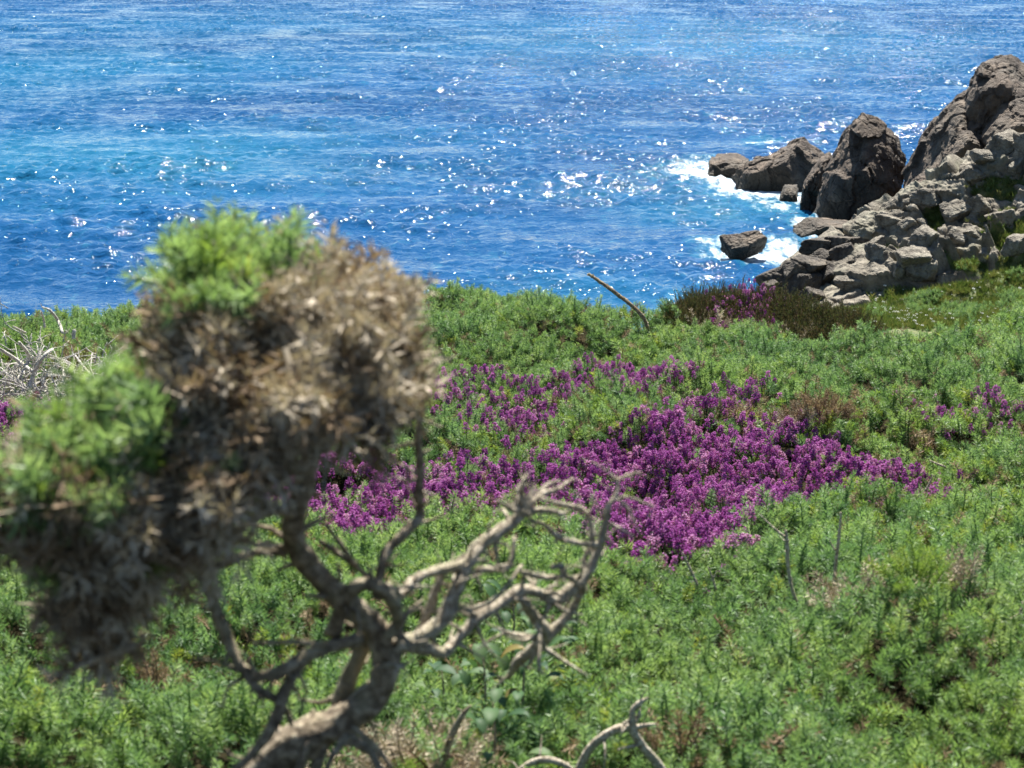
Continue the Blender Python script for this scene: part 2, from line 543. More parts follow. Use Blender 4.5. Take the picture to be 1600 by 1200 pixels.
# ------------------------------------------------------------------ the rocky headland across the cove
HC_U = np.array([1150, 1190, 1250, 1300, 1330, 1400, 1450, 1500, 1550, 1600, 1700, 1850, 2100], float)
HC_C = np.array([452, 445, 408, 375, 357, 314, 288, 258, 230, 198, 150, 90, 20], float)      # crest line
rows = [  # (t, py as function of u, distance as function of u)
    (HC_C + 40, np.interp(HC_U, [1150, 2100], [103, 104])),
    (HC_C, np.interp(HC_U, [1150, 1400, 2100], [96, 97, 96])),
    (HC_C * .62 + 470 * .38, np.interp(HC_U, [1150, 1300, 1600, 2100], [94.5, 94, 92, 90])),
    (HC_C * .3 + 472 * .7, np.interp(HC_U, [1150, 1300, 1600, 2100], [93, 91, 88, 84])),
    (np.full(13, 476.), np.interp(HC_U, [1150, 1300, 1600, 2100], [91.5, 88, 82, 78])),
    (np.full(13, 500.), np.interp(HC_U, [1150, 1300, 1600, 2100], [88, 83, 74, 70])),
    (np.full(13, 540.), np.interp(HC_U, [1150, 1300, 1600, 2100], [82, 76, 66, 62])),
]
CP = np.array([[at(u, p, d) for u, p, d in zip(HC_U, pr, dr)] for pr, dr in rows])   # rows x cols x 3
CP[0][:, 2] = np.minimum(CP[0][:, 2], -1.5)
def head_surface(nu, nv):
    a = np.linspace(0, len(HC_U) - 1, nu); 
    rowsI = [np.stack([np.interp(a, np.arange(len(HC_U)), r[:, k]) for k in range(3)], -1) for r in CP]
    return np.stack([catmull(np.array([r[i] for r in rowsI]), nv) for i in range(nu)])
S = head_surface(460, 46)
def resmooth(S):
    for _ in range(3):
        S[1:-1] = (S[:-2] + 2 * S[1:-1] + S[2:]) / 4
    return S
S = resmooth(S)
def cam_px(P):
    s, c = math.sin(PITCH), math.cos(PITCH)
    x, y, z = P[..., 0], P[..., 1], P[..., 2] - CZ
    dep = y * c - z * s
    return 800 + FPX * x / dep, 600 - FPX * (y * s + z * c) / dep
HU, HV = cam_px(S)
GRASS = [([(1350, 470), (1400, 445), (1450, 452), (1530, 440), (1560, 420), (1600, 405), (1760, 380), (1760, 560), (1200, 560)], 1),
         ([(1575, 350), (1600, 340), (1680, 320), (1690, 400), (1590, 400), (1565, 420)], 1),
         ([(1520, 300), (1540, 280), (1575, 283), (1590, 300), (1580, 312), (1540, 312)], 1),
         ([(1438, 335), (1470, 325), (1475, 350), (1460, 365)], 1),
         ([(1380, 385), (1400, 390), (1420, 420), (1405, 425)], 1),
         ([(1480, 410), (1520, 395), (1560, 400), (1540, 430), (1490, 420)], 1),
         ([(1545, 370), (1580, 365), (1580, 410), (1560, 405)], 1)]
gmask = np.zeros(HU.shape)
wob = 6 * fbm(HU * .03, HV * .03, seed=2, oct=3)
for P, k in GRASS:
    gmask = np.maximum(gmask, sstep(-7, 5, poly_sd(HU, HV, P) + wob) * k)
e1 = np.gradient(S, axis=0); e2 = np.gradient(S, axis=1)
nrm = np.cross(e2, e1); nrm /= np.linalg.norm(nrm, axis=-1, keepdims=True) + 1e-9
nrm *= np.sign(nrm[..., 2:3] + 1e-6)
px_, py_, pz_ = S[..., 0], S[..., 1], S[..., 2] * 1.4
wx, wy, wz = px_ + .5 * vnoise(px_ * .6, py_ * .6, pz_ * .6, 1), py_ + .5 * vnoise(px_ * .6, py_ * .6, pz_ * .6, 2), pz_
f1, f2, cid = worley(wx * .20 + wy * .10, wy * .26, wz * .34, 40)
g1, g2, cid2 = worley(wx * .62, wy * .55, wz * .8, 44)
rockd = (cid - .35) * 1.9 * sstep(0, .10, f2 - f1) + .50 * (cid2 - .3) * sstep(0, .14, g2 - g1) - .35 * (1 - sstep(0, .10, f2 - f1)) + .22 * fbm(px_ * 1.3, py_ * 1.3, pz_ * 1.3, 8, 4)
rockd = (rockd - .35 * (1 - sstep(1330, 1480, HU))) * (.45 + .55 * sstep(1230, 1460, HU))
crev = sstep(.15, -.30, rockd) * sstep(-.25, .2, vnoise(px_ * .33, py_ * .33, pz_ * .33, 88)) * sstep(1340, 1400, HU) * sstep(8, 30, HV - np.interp(HU, HC_U, HC_C))
gmask = np.maximum(gmask, crev)
grassd = .22 * fbm(px_ * .5, py_ * .5, seed=21, oct=4) - .1
S2 = S + nrm * (rockd * (1 - gmask) + grassd * gmask)[..., None]
m_head, t, b = material('headland_rock_and_turf')
am = t.nodes.new('ShaderNodeAttribute'); am.attribute_name = 'turf'
v = coords(t)
n1 = noise(t, v, 1.2, 8, .62); n2 = noise(t, v, 8, 5, .6); n3 = noise(t, v, .4, 4)
rc = ramp(t, n1, [(.3, (.056, .048, .037)), (.5, (.14, .125, .097)), (.7, (.265, .242, .196))])
rc = mix_c(t, .5, rc, ramp(t, n2, [(.3, (.55, .52, .48)), (.7, (1.35, 1.3, 1.25))]), 'MULTIPLY')
rc = mix_c(t, math_n(t, 'MULTIPLY', ramp(t, n3, [(.5, (0, 0, 0)), (.6, (1, 1, 1))]), .4), rc, (.17, .17, .12))
tc = ramp(t, noise(t, v, 2.0, 6), [(.3, (.035, .055, .015)), (.5, (.075, .095, .028)), (.7, (.14, .13, .055))])
tm = ramp(t, math_n(t, 'ADD', am.outputs['Fac'], math_n(t, 'MULTIPLY', math_n(t, 'SUBTRACT', n2, .5), .9)), [(.4, (0, 0, 0)), (.6, (1, 1, 1))])
t.links.new(mix_c(t, tm, rc, tc), b.inputs['Base Color'])
b.inputs['Roughness'].default_value = .85; b.inputs['Specular IOR Level'].default_value = .25
bump(t, b, math_n(t, 'ADD', n1, math_n(t, 'MULTIPLY', n2, .3)), .8, .25)
me = mesh('headland', S2.reshape(-1, 3), grid_faces(*S2.shape[:2]), m_head, False)
attr(me, 'turf', gmask.reshape(-1))
obj('headland', me, kind='structure')

from mathutils.bvhtree import BVHTree
HB = BVHTree.FromPolygons([Vector(p) for p in S2.reshape(-1, 3)], grid_faces(*S2.shape[:2]).tolist())
def on_head(px, py):
    d = Vector([float(c) for c in ray(px, py)]).normalized()
    h = HB.ray_cast(Vector((0, 0, CZ)), d)
    return None if h[0] is None else np.array(h[0])

# ------------------------------------------------------------------ rocks
def ico(n):
    import bmesh
    bm = bmesh.new(); bmesh.ops.create_icosphere(bm, subdivisions=n, radius=1)
    V = np.array([v.co[:] for v in bm.verts]); F = [[v.index for v in f.verts] for f in bm.faces]
    bm.free(); return V, F
ICO = {n: ico(n) for n in (2, 3, 4, 5, 6)}

def boulder_shape(seed, size, sub=4, cuts=10, round_=.05):
    """a block with broken flat faces: a sphere cut by random planes, then roughened"""
    r = np.random.default_rng(seed)
    V, F = ICO[sub]
    ang = r.uniform(-.6, .6, 3)
    Rm = np.array(Matrix.Rotation(ang[0], 3, 'X') @ Matrix.Rotation(ang[1], 3, 'Y') @ Matrix.Rotation(ang[2] * 2.5, 3, 'Z'))
    box = np.concatenate([np.eye(3), -np.eye(3)]) @ Rm.T + r.normal(size=(6, 3)) * .16
    nn = np.concatenate([box, r.normal(size=(max(cuts - 6, 2), 3))]); nn /= np.linalg.norm(nn, axis=1, keepdims=True)
    dd = np.concatenate([r.uniform(.50, .80, 6), r.uniform(.62, .95, len(nn) - 6)])
    k = V @ nn.T
    q = np.where(k > .05, dd / np.maximum(k, .05), 9)
    rad = -np.log(np.exp(-q / round_).sum(1) + np.exp(-1.12 / round_)) * round_
    P = V * rad[:, None]
    s = seed * 3.7
    f1, f2, c = worley(P[:, 0] * 1.3 + s, P[:, 1] * 1.3, P[:, 2] * 1.3, seed)
    P = P * (1 + .10 * (c - .5) * sstep(0, .2, f2 - f1) - .06 * (1 - sstep(0, .10, f2 - f1)) + .05 * fbm(P[:, 0] * 2 + s, P[:, 1] * 2, P[:, 2] * 2, seed, 4))[:, None]
    return P * np.asarray(size), F

def cliff_rock(name, outline, dist, thick, mat, label, seed, step=None, steep=.5, sink=3.0, group=None, lean=0.0, lod=1.0, blocky=1.0):
    """a sea rock with real depth: the outline gives width and height at its distance; front and back swell out from it"""
    P = np.array(outline, float)
    Q = at(P[:, 0], P[:, 1], np.full(len(P), dist))
    ox, oz = Q[:, 0], Q[:, 2]
    # carry the foot of the outline below the water
    foot = oz < 0.9
    oz = np.where(foot, oz - sink, oz)
    pl = np.stack([ox, oz], -1)
    x0, x1, z0, z1 = ox.min(), ox.max(), oz.min(), oz.max()
    n = int(95 * lod)
    h = max(x1 - x0, z1 - z0) / n
    # rings from the outline towards its middle line keep the edge exact
    d = np.hypot(*np.diff(np.concatenate([pl, pl[:1]]), axis=0).T)
    cum = np.concatenate([[0], np.cumsum(d)])
    m = int(cum[-1] / h)
    tt = np.linspace(0, cum[-1], m, endpoint=False)
    bx = np.interp(tt, cum, np.append(pl[:, 0], pl[0, 0])); bz = np.interp(tt, cum, np.append(pl[:, 1], pl[0, 1]))
    wob = .5 * h
    cx, cz = bx.mean(), bz.mean()
    rings = int(40 * lod)
    V = []; F = []
    fr = np.linspace(0, 1, rings + 1)[:-1]
    ux, uz = bx.copy(), bz.copy()
    for side in (-1, 1):
        base = len(V) and sum(len(a) for a in V)
        for f in fr:
            X_ = bx + (cx - bx) * f; Z_ = bz + (cz - bz) * f
            ff = 1 - f
            st = np.clip(steep * (.40 + 1.0 * ((Z_ - max(z0, 0)) / (z1 - max(z0, 0))) ** 2), .1, 1)
            T_ = thick * (1 - ff ** (2.0 / st)) ** st
            dy_ = side * T_ * (1 + .25 * (z1 - Z_) / (z1 - z0)) - lean * (Z_ - z0)
            V.append(np.stack([X_ + dy_ * cx / dist, dist + dy_, Z_ + (0 if side > 0 else 0) * dy_], -1))
        dy_ = side * thick * 1.12 - lean * (cz - z0)
        V.append(np.array([[cx + dy_ * cx / dist, dist + dy_, cz]]))
        for k in range(rings - 1):
            for j in range(m):
                a, b_ = base + k * m + j, base + k * m + (j + 1) % m
                q = [a, b_, b_ + m, a + m]
                F.append(q if side < 0 else q[::-1])
        top = base + rings * m
        for j in range(m):
            q = [base + (rings - 1) * m + j, base + (rings - 1) * m + (j + 1) % m, top]
            F.append(q if side < 0 else q[::-1])
    P3 = np.concatenate(V)
    # join the seam of the two shells
    half = rings * m + 1
    F = [[i - half if (i >= half and i - half < m) else i for i in f] for f in F]
    # break the surface into blocks and ledges
    C = P3.mean(0)
    s = seed * 5.3
    sc = 1.0 / max(1.0, (x1 - x0) * .30)
    x, y, z = P3[:, 0] * sc + s, P3[:, 1] * sc, P3[:, 2] * sc
    wx = x + .25 * vnoise(x * 1.5, y * 1.5, z * 1.5, seed); wz = z + .25 * vnoise(x * 1.5, y * 1.5, z * 1.5, seed + 1)
    f1, f2, c1 = worley(wx * 1.1 + wz * .45, y * .9, wz * .8, seed)
    g1, g2, c2 = worley(wx * 2.7, y * 2.4, wz * 2.0, seed + 7)
    k1, k2, c3 = worley(wx * 5.5, y * 4.5, wz * 3.6, seed + 11)
    dsp = (c3 - .5) * .09 * sstep(0, .12, k2 - k1) + (c1 - .5) * .85 * sstep(0, .07, f2 - f1) - .10 * (1 - sstep(0, .08, f2 - f1)) + (c2 - .5) * .26 * sstep(0, .09, g2 - g1) + .10 * fbm(x * 3, y * 3, z * 3, seed + 3, 4)
    dsp = dsp / sc * .55 * blocky
    D = P3 - np.array([cx, dist, cz]); D[:, 2] *= .6
    D /= np.linalg.norm(D, axis=1, keepdims=True) + 1e-9
    edge = np.abs(P3[:, 1] + lean * (P3[:, 2] - z0) - dist) / thick      # 0 at the outline
    P3 = P3 + D * (dsp * (.10 + .90 * sstep(.1, .95, edge)))[:, None]
    used = np.zeros(len(P3), bool)
    for f in F: used[f] = True
    new = np.cumsum(used) - 1
    F = [[int(new[i]) for i in f] for f in F]
    P3 = P3[used]
    base = np.array([cx, dist, 0.0])
    kw = dict(label=label, category='rock')
    if group: kw['group'] = group
    return obj(name, mesh(name, P3 - base, F, mat, False), loc=base, **kw)

def facet_block(outline, dist, thick, seed, sub=5, overhang=.18, chamfers=7, top_tilt=.5, round_=.022, sink=3.0):
    """one jointed block: flat faces through the edges of its outline, a steep front and back, broken corners"""
    r = np.random.default_rng(seed)
    P = np.array(outline, float)
    Q = at(P[:, 0], P[:, 1], np.full(len(P), float(dist)))
    x, z = Q[:, 0], np.where(Q[:, 2] < .9, Q[:, 2] - sink, Q[:, 2])
    c = np.array([x.mean(), dist, z.mean()])
    vd = unit([c[0], c[1], 0]); rt_ = np.array([vd[1], -vd[0], 0]); up = np.array([0, 0, 1.])
    size = max(np.ptp(x), np.ptp(z)) * .5
    nn, dd = [], []
    K = len(x)
    area = sum(x[i] * z[(i + 1) % K] - x[(i + 1) % K] * z[i] for i in range(K))
    sg = 1 if area > 0 else -1
    for i in range(K):
        j = (i + 1) % K
        ex, ez = x[j] - x[i], z[j] - z[i]
        n2 = np.array([ez, -ex]) * sg; n2 /= np.linalg.norm(n2) + 1e-9
        m_ = np.array([(x[i] + x[j]) / 2, dist, (z[i] + z[j]) / 2]) - c
        for t_ in (-r.uniform(.05, .22) - (top_tilt * r.uniform(.1, 1) if n2[1] > .3 else 0), r.uniform(.1, .6)):   # front and back of the edge
            n = unit(n2[0] * rt_ + n2[1] * up + t_ * vd)
            nn.append(n); dd.append(max(m_ @ n, size * .12))
    for sgn in (-1, 1):
        for k in range(2):
            n = unit(sgn * vd + rt_ * r.uniform(-.35, .35) + up * (-overhang if sgn < 0 else .25) * r.uniform(.4, 1.4))
            nn.append(n); dd.append(thick * r.uniform(.85, 1.1))
    for k in range(chamfers):
        n = unit(-vd * r.uniform(.2, .9) + rt_ * r.normal() * .7 + up * r.uniform(-.1, .9))
        far = max((np.stack([x, np.full(K, dist), z], -1) - c) @ n) 
        nn.append(n); dd.append(max(far, 0) * .55 + thick * abs(n @ vd) * r.uniform(.72, .95) + size * .03)
    nn, dd = np.array(nn), np.array(dd)
    V, F = ICO[sub]
    k = V @ nn.T
    q = np.where(k > .02, dd / np.maximum(k, .02), 99) / size
    rad = -np.log(np.exp(-np.minimum(q, 30) / round_ + q.min(1, keepdims=True) / round_).sum(1)) * round_ + q.min(1)
    B = V * rad[:, None] * size
    s_ = seed * 3.1
    S_ = 1 / max(size * .42, .35)
    bx, by, bz = B[:, 0] * S_ + s_, B[:, 1] * S_, B[:, 2] * S_
    wx = bx + .22 * vnoise(bx * 1.7, by * 1.7, bz * 1.7, seed); wz = bz + .22 * vnoise(bx * 1.7, by * 1.7, bz * 1.7, seed + 1)
    f1, f2, c1 = worley(wx * 1.0 + wz * .35, by * .8, wz * .75, seed)
    g1, g2, c2 = worley(wx * 2.6, by * 2.2, wz * 1.7, seed + 5)
    d = (c1 - .6) * .20 * sstep(0, .06, f2 - f1) - .07 * (1 - sstep(0, .05, f2 - f1)) + (c2 - .5) * .075 * sstep(0, .07, g2 - g1) + .055 * fbm(bx * 2.2, by * 2.2, bz * 2.2, seed + 9, 5)
    B = B + V * (d / S_)[:, None]
    return B + c, F

def facet_rock(name, blocks, mat, label):
    mb = MB()
    for b_ in blocks:
        V, F = facet_block(**b_)
        mb.add(V, F)
    V = np.concatenate(mb.V)
    base = np.array([V[:, 0].mean(), V[:, 1].mean(), 0.0])
    return obj(name, mesh(name, V - base, mb.F, mat, False), loc=base, label=label, category='rock')

facet_rock('rock_pinnacle', [
    dict(outline=[(1374, 345), (1390, 290), (1420, 234), (1460, 178), (1500, 138), (1555, 118), (1620, 150), (1680, 230), (1720, 345)], dist=112, thick=5.0, seed=3, sub=6, overhang=.22, chamfers=10),
    dict(outline=[(1496, 175), (1514, 122), (1532, 96), (1578, 80), (1600, 92), (1650, 140), (1650, 210), (1530, 210)], dist=111, thick=3.4, seed=4, sub=5, chamfers=9),
    dict(outline=[(1394, 345), (1410, 300), (1440, 268), (1480, 258), (1505, 285), (1505, 345)], dist=107.5, thick=2.2, seed=5, sub=5, overhang=.1),
    dict(outline=[(1528, 215), (1560, 165), (1600, 150), (1650, 190), (1650, 270), (1560, 280)], dist=107.5, thick=2.4, seed=6, sub=5),
    dict(outline=[(1524, 118), (1528, 104), (1540, 96), (1552, 104), (1548, 124)], dist=110, thick=.9, seed=9, sub=4, chamfers=3),
    dict(outline=[(1470, 240), (1500, 205), (1530, 200), (1545, 240), (1520, 275), (1480, 270)], dist=107.8, thick=1.6, seed=11, sub=5)],
    M_rock_dark, 'tall jagged brown granite pinnacle rising highest above the sea')
facet_rock('dome_rock', [
    dict(outline=[(1254, 345), (1272, 290), (1290, 246), (1306, 208), (1334, 184), (1372, 179), (1404, 198), (1423, 238), (1417, 285), (1398, 345)], dist=118, thick=3.8, seed=21, sub=6, overhang=.30, chamfers=4, top_tilt=.6, round_=.05),
    dict(outline=[(1326, 200), (1346, 176), (1366, 178), (1388, 196), (1380, 212), (1340, 212)], dist=117.5, thick=2.4, seed=22, sub=5, chamfers=4)],
    M_rock_dark, 'big dome shaped dark rock with a steep shaded face beside the pinnacle')
facet_rock('wedge_rock', [
    dict(outline=[(1128, 290), (1136, 270), (1196, 237), (1256, 213), (1300, 236), (1296, 290)], dist=131, thick=3.0, seed=31, sub=6, overhang=.30, chamfers=6, top_tilt=.3)],
    M_rock_dark, 'low wedge shaped brown rock sloping down to white surf')
cliff_rock('skerry', [(1099, 258), (1110, 247), (1130, 241), (1152, 240), (1170, 248), (1180, 262), (1160, 275), (1105, 275)],
           137, 2.6, M_rock_dark, 'flat brown rock lowest and farthest out at the surf tip', 15, lod=.6)
cliff_rock('leaning_slab', [(1228, 312), (1242, 300), (1256, 284), (1270, 262), (1284, 244), (1296, 236), (1304, 246), (1290, 275), (1274, 300), (1262, 325), (1230, 325)],
           122.5, 1.6, M_rock_dark, 'pale brown slab leaning against the left flank of the dome rock', 19, lod=.7)
cliff_rock('shelf_rock', [(1184, 298), (1200, 292), (1226, 288), (1246, 290), (1250, 302), (1240, 312), (1190, 308)],
           125, 1.4, M_rock_shore, 'thin dark rock shelf in the surf below the wedge rock', 23, lod=.6)
cliff_rock('sea_stone', [(1118, 262), (1128, 262), (1138, 266), (1137, 276), (1120, 276)], 134, .8, M_rock_shore, 'tiny dark stone in the surf beside the flat outer rock', 29, lod=.4)

def boulder(px, py, wpx, hpx, seed, mat, label, dist=None, group=None, name='boulder', zscale=1.0, sub=4, deep=1.0, cuts=9, rot=None):
    c = at(px, py, dist) if dist else on_head(px, py)
    if c is None: return
    k = c[1] / math.cos(PITCH) / FPX
    sx, sz = wpx * k * .56, hpx * k * .58
    V, F = boulder_shape(seed, (1, 1, 1), sub, cuts)
    a = np.random.default_rng(seed).uniform(-.5, .5) if rot is None else rot
    V = V @ np.array(Matrix.Rotation(a, 3, 'Y')).T
    V = V / np.abs(V).max(0) * np.array([sx, (sx + sz) * .5 * deep, sz])
    kw = dict(label=label, category='rock')
    if group: kw['group'] = group
    return obj(name, mesh(name, V, F, mat, False), loc=c + np.array([0, sz * .3, 0]), **kw)

boulder(1160, 385, 68, 42, 51, M_rock_dark, 'lone angular brown block awash in foam apart from the shore', dist=103.5, name='sea_block', sub=5, cuts=9, rot=.2)
boulder(1292, 358, 88, 30, 52, M_rock_dark, 'long low brown rock lying in the water below the dome rock', dist=110, name='low_rock', sub=5)
boulder(1342, 352, 30, 20, 53, M_rock_dark, 'small round brown rock at the end of the long low rock', dist=108, name='low_rock')
# dark wet rocks at the shore end of the headland
SH = 'dark shore rocks at the foot of the headland'
shore = [(1215, 436, 60, 36), (1252, 446, 62, 40), (1262, 415, 70, 34), (1290, 405, 58, 30), (1300, 432, 52, 40), (1325, 398, 52, 34), (1318, 420, 44, 34), (1345, 378, 66, 24), (1240, 425, 40, 30), (1280, 385, 56, 22), (1310, 378, 50, 20), (1338, 420, 36, 28), (1205, 448, 36, 24), (1332, 440, 44, 30), (1270, 462, 40, 24)]
for i, (x, y, w, h) in enumerate(shore):
    boulder(x, y, w, h, 60 + i, M_rock_shore, '%s %s rock heaped at the shore end of the headland' % ('large' if w * h > 2000 else ('small' if w * h < 1150 else 'mid-sized'), 'flat dark' if w > h * 1.9 else 'rounded dark'), dist=94.0 - .05 * (y - 400) - .6 * (i % 3), group=SH, name='shore_rock')
# grey boulders on the slope
GB = 'grey granite boulders on the headland slope'
slope = [(1390, 345, 80, 36), (1430, 330, 60, 34), (1455, 312, 50, 30), (1372, 385, 40, 44), (1410, 355, 56, 40), (1420, 352, 60, 44), (1500, 330, 66, 56), (1480, 345, 54, 56), (1535, 325, 62, 60), (1450, 375, 52, 52), (1465, 390, 56, 40), (1395, 400, 34, 40), (1375, 400, 44, 36), (1350, 425, 66, 40), (1335, 445, 60, 30), (1405, 425, 30, 48), (1440, 425, 64, 56), (1425, 405, 46, 34), (1478, 437, 42, 34), (1505, 430, 46, 40), (1540, 400, 52, 48), (1585, 385, 50, 42), (1560, 280, 70, 50), (1590, 262, 60, 66), (1520, 275, 50, 34), (1490, 290, 60, 30), (1545, 245, 60, 30), (1580, 225, 60, 40), (1600, 315, 40, 40), (1565, 345, 50, 44), (1520, 365, 60, 44), (1575, 440, 30, 22), (1630, 250, 70, 70), (1650, 330, 70, 60), (1470, 300, 40, 28), (1440, 350, 36, 30), (1380, 365, 40, 24), (1500, 375, 34, 34), (1410, 470, 14, 10), (1428, 462, 12, 12)]
SPECIAL = {20: 'rounded grey boulder with slanting cracks standing alone in bright turf', 6: 'big square grey block with a shaded face high on the headland', 16: 'broad fluted grey boulder just above the grass bank', 21: 'grey boulder with a dark undercut beside bright turf', 37: None}
for i, (x, y, w, h) in enumerate(slope):
    size = 'large' if w * h > 2700 else ('small' if w * h < 1300 else 'mid-sized')
    shape = 'upright' if h > w * 1.02 else ('flat long' if w > h * 1.75 else 'blocky')
    crest = np.interp(x, HC_U, HC_C)
    near_turf = max(poly_sd(np.array([x]), np.array([y]), P)[0] for P, k in GRASS) > -26
    where = 'on the headland crest' if y < crest + 42 else ('at the edge of the headland turf' if near_turf else 'in the middle of the rocky headland slope')
    if i % 3 == 1 and not SPECIAL.get(i) and i < 36: continue
    lab = SPECIAL.get(i) or '%s %s grey granite boulder %s' % (size, shape, where)
    boulder(x, y, w * (.55 + .55 * ((i * 7) % 5) / 4), h * (.5 + .5 * ((i * 7) % 5) / 4), 100 + i, M_rock, lab, group=GB, name='granite_boulder')


# ------------------------------------------------------------------ plants of the clifftop
def shoot(seed, L=.085, n=34, spine=.016, w=.0013, lay=.75, mats=(0, 0), tipf=.6, stem_m=0, fork=True, sides=3):
    """one gorse shoot: a stem set all round with stiff spines that point out and up"""
    global rng
    rng = np.random.default_rng(seed)
    mb = MB()
    bend = rng.normal(size=2) * .18
    def pt(t): return np.array([bend[0] * L * t * t, bend[1] * L * t * t, L * t])
    tube(mb, [pt(0), pt(.5), pt(1)], [.0022, .0018, .0008], 4, stem_m, n=1)
    for k in range(n):
        t = .12 + .88 * (k + rng.uniform(0, .8)) / n
        a = k * 2.399 + rng.normal() * .3
        up = lay * rng.uniform(.5, 1.2) + max(0, t - .75) * 2.2
        d = unit([math.cos(a), math.sin(a), up])
        sl = spine * rng.uniform(.7, 1.2) * (1.15 - .45 * t)
        m = mats[1] if t > tipf else mats[0]
        spike(mb, pt(t), d, sl, w, m, sides)
        if fork and k % 2 == 0:
            q = pt(t) + d * sl * .4
            for s_ in (-1, 1):
                d2 = unit(d + s_ * .8 * unit(np.cross(d, [0, 0, 1])) + [0, 0, .25])
                spike(mb, q, d2, sl * .55, w * .8, m, sides)
    return mb

def heather_sprig(seed, L=.13, fl=22, flower=True):
    global rng
    rng = np.random.default_rng(seed)
    mb = MB()
    bend = rng.normal(size=2) * .12
    def pt(t): return np.array([bend[0] * L * t * t, bend[1] * L * t * t, L * t])
    tube(mb, [pt(0), pt(.5), pt(1)], [.0016, .0013, .0008], 3, 1, n=1)
    for k in range(26):
        t = rng.uniform(.05, .75); a = rng.uniform(0, 6.28)
        spike(mb, pt(t), unit([math.cos(a), math.sin(a), .7]), .009, .0009, 1)
    if flower:
        for k in range(fl):
            t = .55 + .45 * k / fl
            a = k * 2.4 + rng.normal() * .3
            r_ = .0075 * (1.25 - .7 * (t - .55) / .45) * rng.uniform(.7, 1.3)
            d = unit([math.cos(a), math.sin(a), .1 + rng.normal() * .3])
            c = pt(t) + d * r_
            _, u, v_ = frame(d)
            q = .0030 * rng.uniform(.8, 1.25)
            V = [c + u * q, c + v_ * q, c - u * q, c - v_ * q, c + d * q * 1.6, c - d * q * 1.2]
            mb.add(V, [[0, 1, 4], [1, 2, 4], [2, 3, 4], [3, 0, 4], [1, 0, 5], [2, 1, 5], [3, 2, 5], [0, 3, 5]], 0)
    return mb

def ling_sprig(seed, L=.16):
    global rng
    rng = np.random.default_rng(seed)
    mb = MB()
    for b_ in range(5):
        a = rng.uniform(0, 6.28); sp = rng.uniform(.05, .35)
        d = np.array([math.cos(a) * sp, math.sin(a) * sp, 1.])
        l = L * rng.uniform(.6, 1)
        tube(mb, [(0, 0, 0), d * l * .5, d * l], [.0014, .0012, .0006], 3, 0, n=1)
        for k in range(13):
            t = rng.uniform(.25, 1); q = rng.uniform(0, 6.28)
            spike(mb, d * l * t, unit([math.cos(q), math.sin(q), 1.6]), .012, .0013, 1 if (k % 9 == 0) else 0)
    return mb

def grass_tuft(seed, L=.3):
    global rng
    rng = np.random.default_rng(seed)
    mb = MB()
    for k in range(16):
        a = rng.uniform(0, 6.28); sp = rng.uniform(.1, .7)
        d = unit([math.cos(a) * sp, math.sin(a) * sp, 1])
        spike(mb, rng.normal(size=3) * [.04, .04, 0], d, L * rng.uniform(.6, 1.1), .012, 0, 3, bend=(math.cos(a) * .2, math.sin(a) * .2, -.05))
    return mb

STOCK = bpy.data.collections.new('plant_stock')     # source shoots, never placed in the scene themselves
def stock(group, meshes):
    c = bpy.data.collections.new(group)
    for i, me in enumerate(meshes):
        o = bpy.data.objects.new('%s_%02d' % (group, i), me)
        c.objects.link(o)
    return c

def scatter(name, coll, P, axis, scale, idx, **props):
    """one ground-cover object: a cloud of points, each carrying one shoot"""
    n = len(P)
    me = bpy.data.meshes.new(name)
    me.vertices.add(n)
    me.vertices.foreach_set('co', np.asarray(P, np.float32).ravel())
    axis = axis / (np.linalg.norm(axis, axis=1, keepdims=True) + 1e-9)
    rot = np.stack([np.zeros(n), np.arccos(np.clip(axis[:, 2], -1, 1)), np.arctan2(axis[:, 1], axis[:, 0])], -1)
    a = me.attributes.new('rot', 'FLOAT_VECTOR', 'POINT'); a.data.foreach_set('vector', rot.astype(np.float32).ravel())
    attr(me, 'size', scale)
    a = me.attributes.new('pick', 'INT', 'POINT'); a.data.foreach_set('value', np.asarray(idx, np.int32))
    me.update()
    o = obj(name, me, **props)
    ng = bpy.data.node_groups.new(name + '_nodes', 'GeometryNodeTree')
    ng.interface.new_socket('Geometry', in_out='INPUT', socket_type='NodeSocketGeometry')
    ng.interface.new_socket('Geometry', in_out='OUTPUT', socket_type='NodeSocketGeometry')
    gi = ng.nodes.new('NodeGroupInput'); go = ng.nodes.new('NodeGroupOutput')
    ci = ng.nodes.new('GeometryNodeCollectionInfo')
    ci.inputs['Collection'].default_value = coll
    ci.inputs['Separate Children'].default_value = True
    ci.inputs['Reset Children'].default_value = True
    ip = ng.nodes.new('GeometryNodeInstanceOnPoints')
    ip.inputs['Pick Instance'].default_value = True
    def na(nm, ty):
        q = ng.nodes.new('GeometryNodeInputNamedAttribute'); q.data_type = ty; q.inputs[0].default_value = nm
        return [s_ for s_ in q.outputs if s_.enabled and s_.name == 'Attribute'][0]
    er = ng.nodes.new('FunctionNodeEulerToRotation')
    L_ = ng.links.new
    L_(gi.outputs[0], ip.inputs['Points']); L_(ci.outputs[0], ip.inputs['Instance'])
    L_(na('pick', 'INT'), ip.inputs['Instance Index'])
    L_(na('rot', 'FLOAT_VECTOR'), er.inputs[0]); L_(er.outputs[0], ip.inputs['Rotation'])
    L_(na('size', 'FLOAT'), ip.inputs['Scale'])
    L_(ip.outputs[0], go.inputs[0])
    md = o.modifiers.new('shoots', 'NODES'); md.node_group = ng
    return o

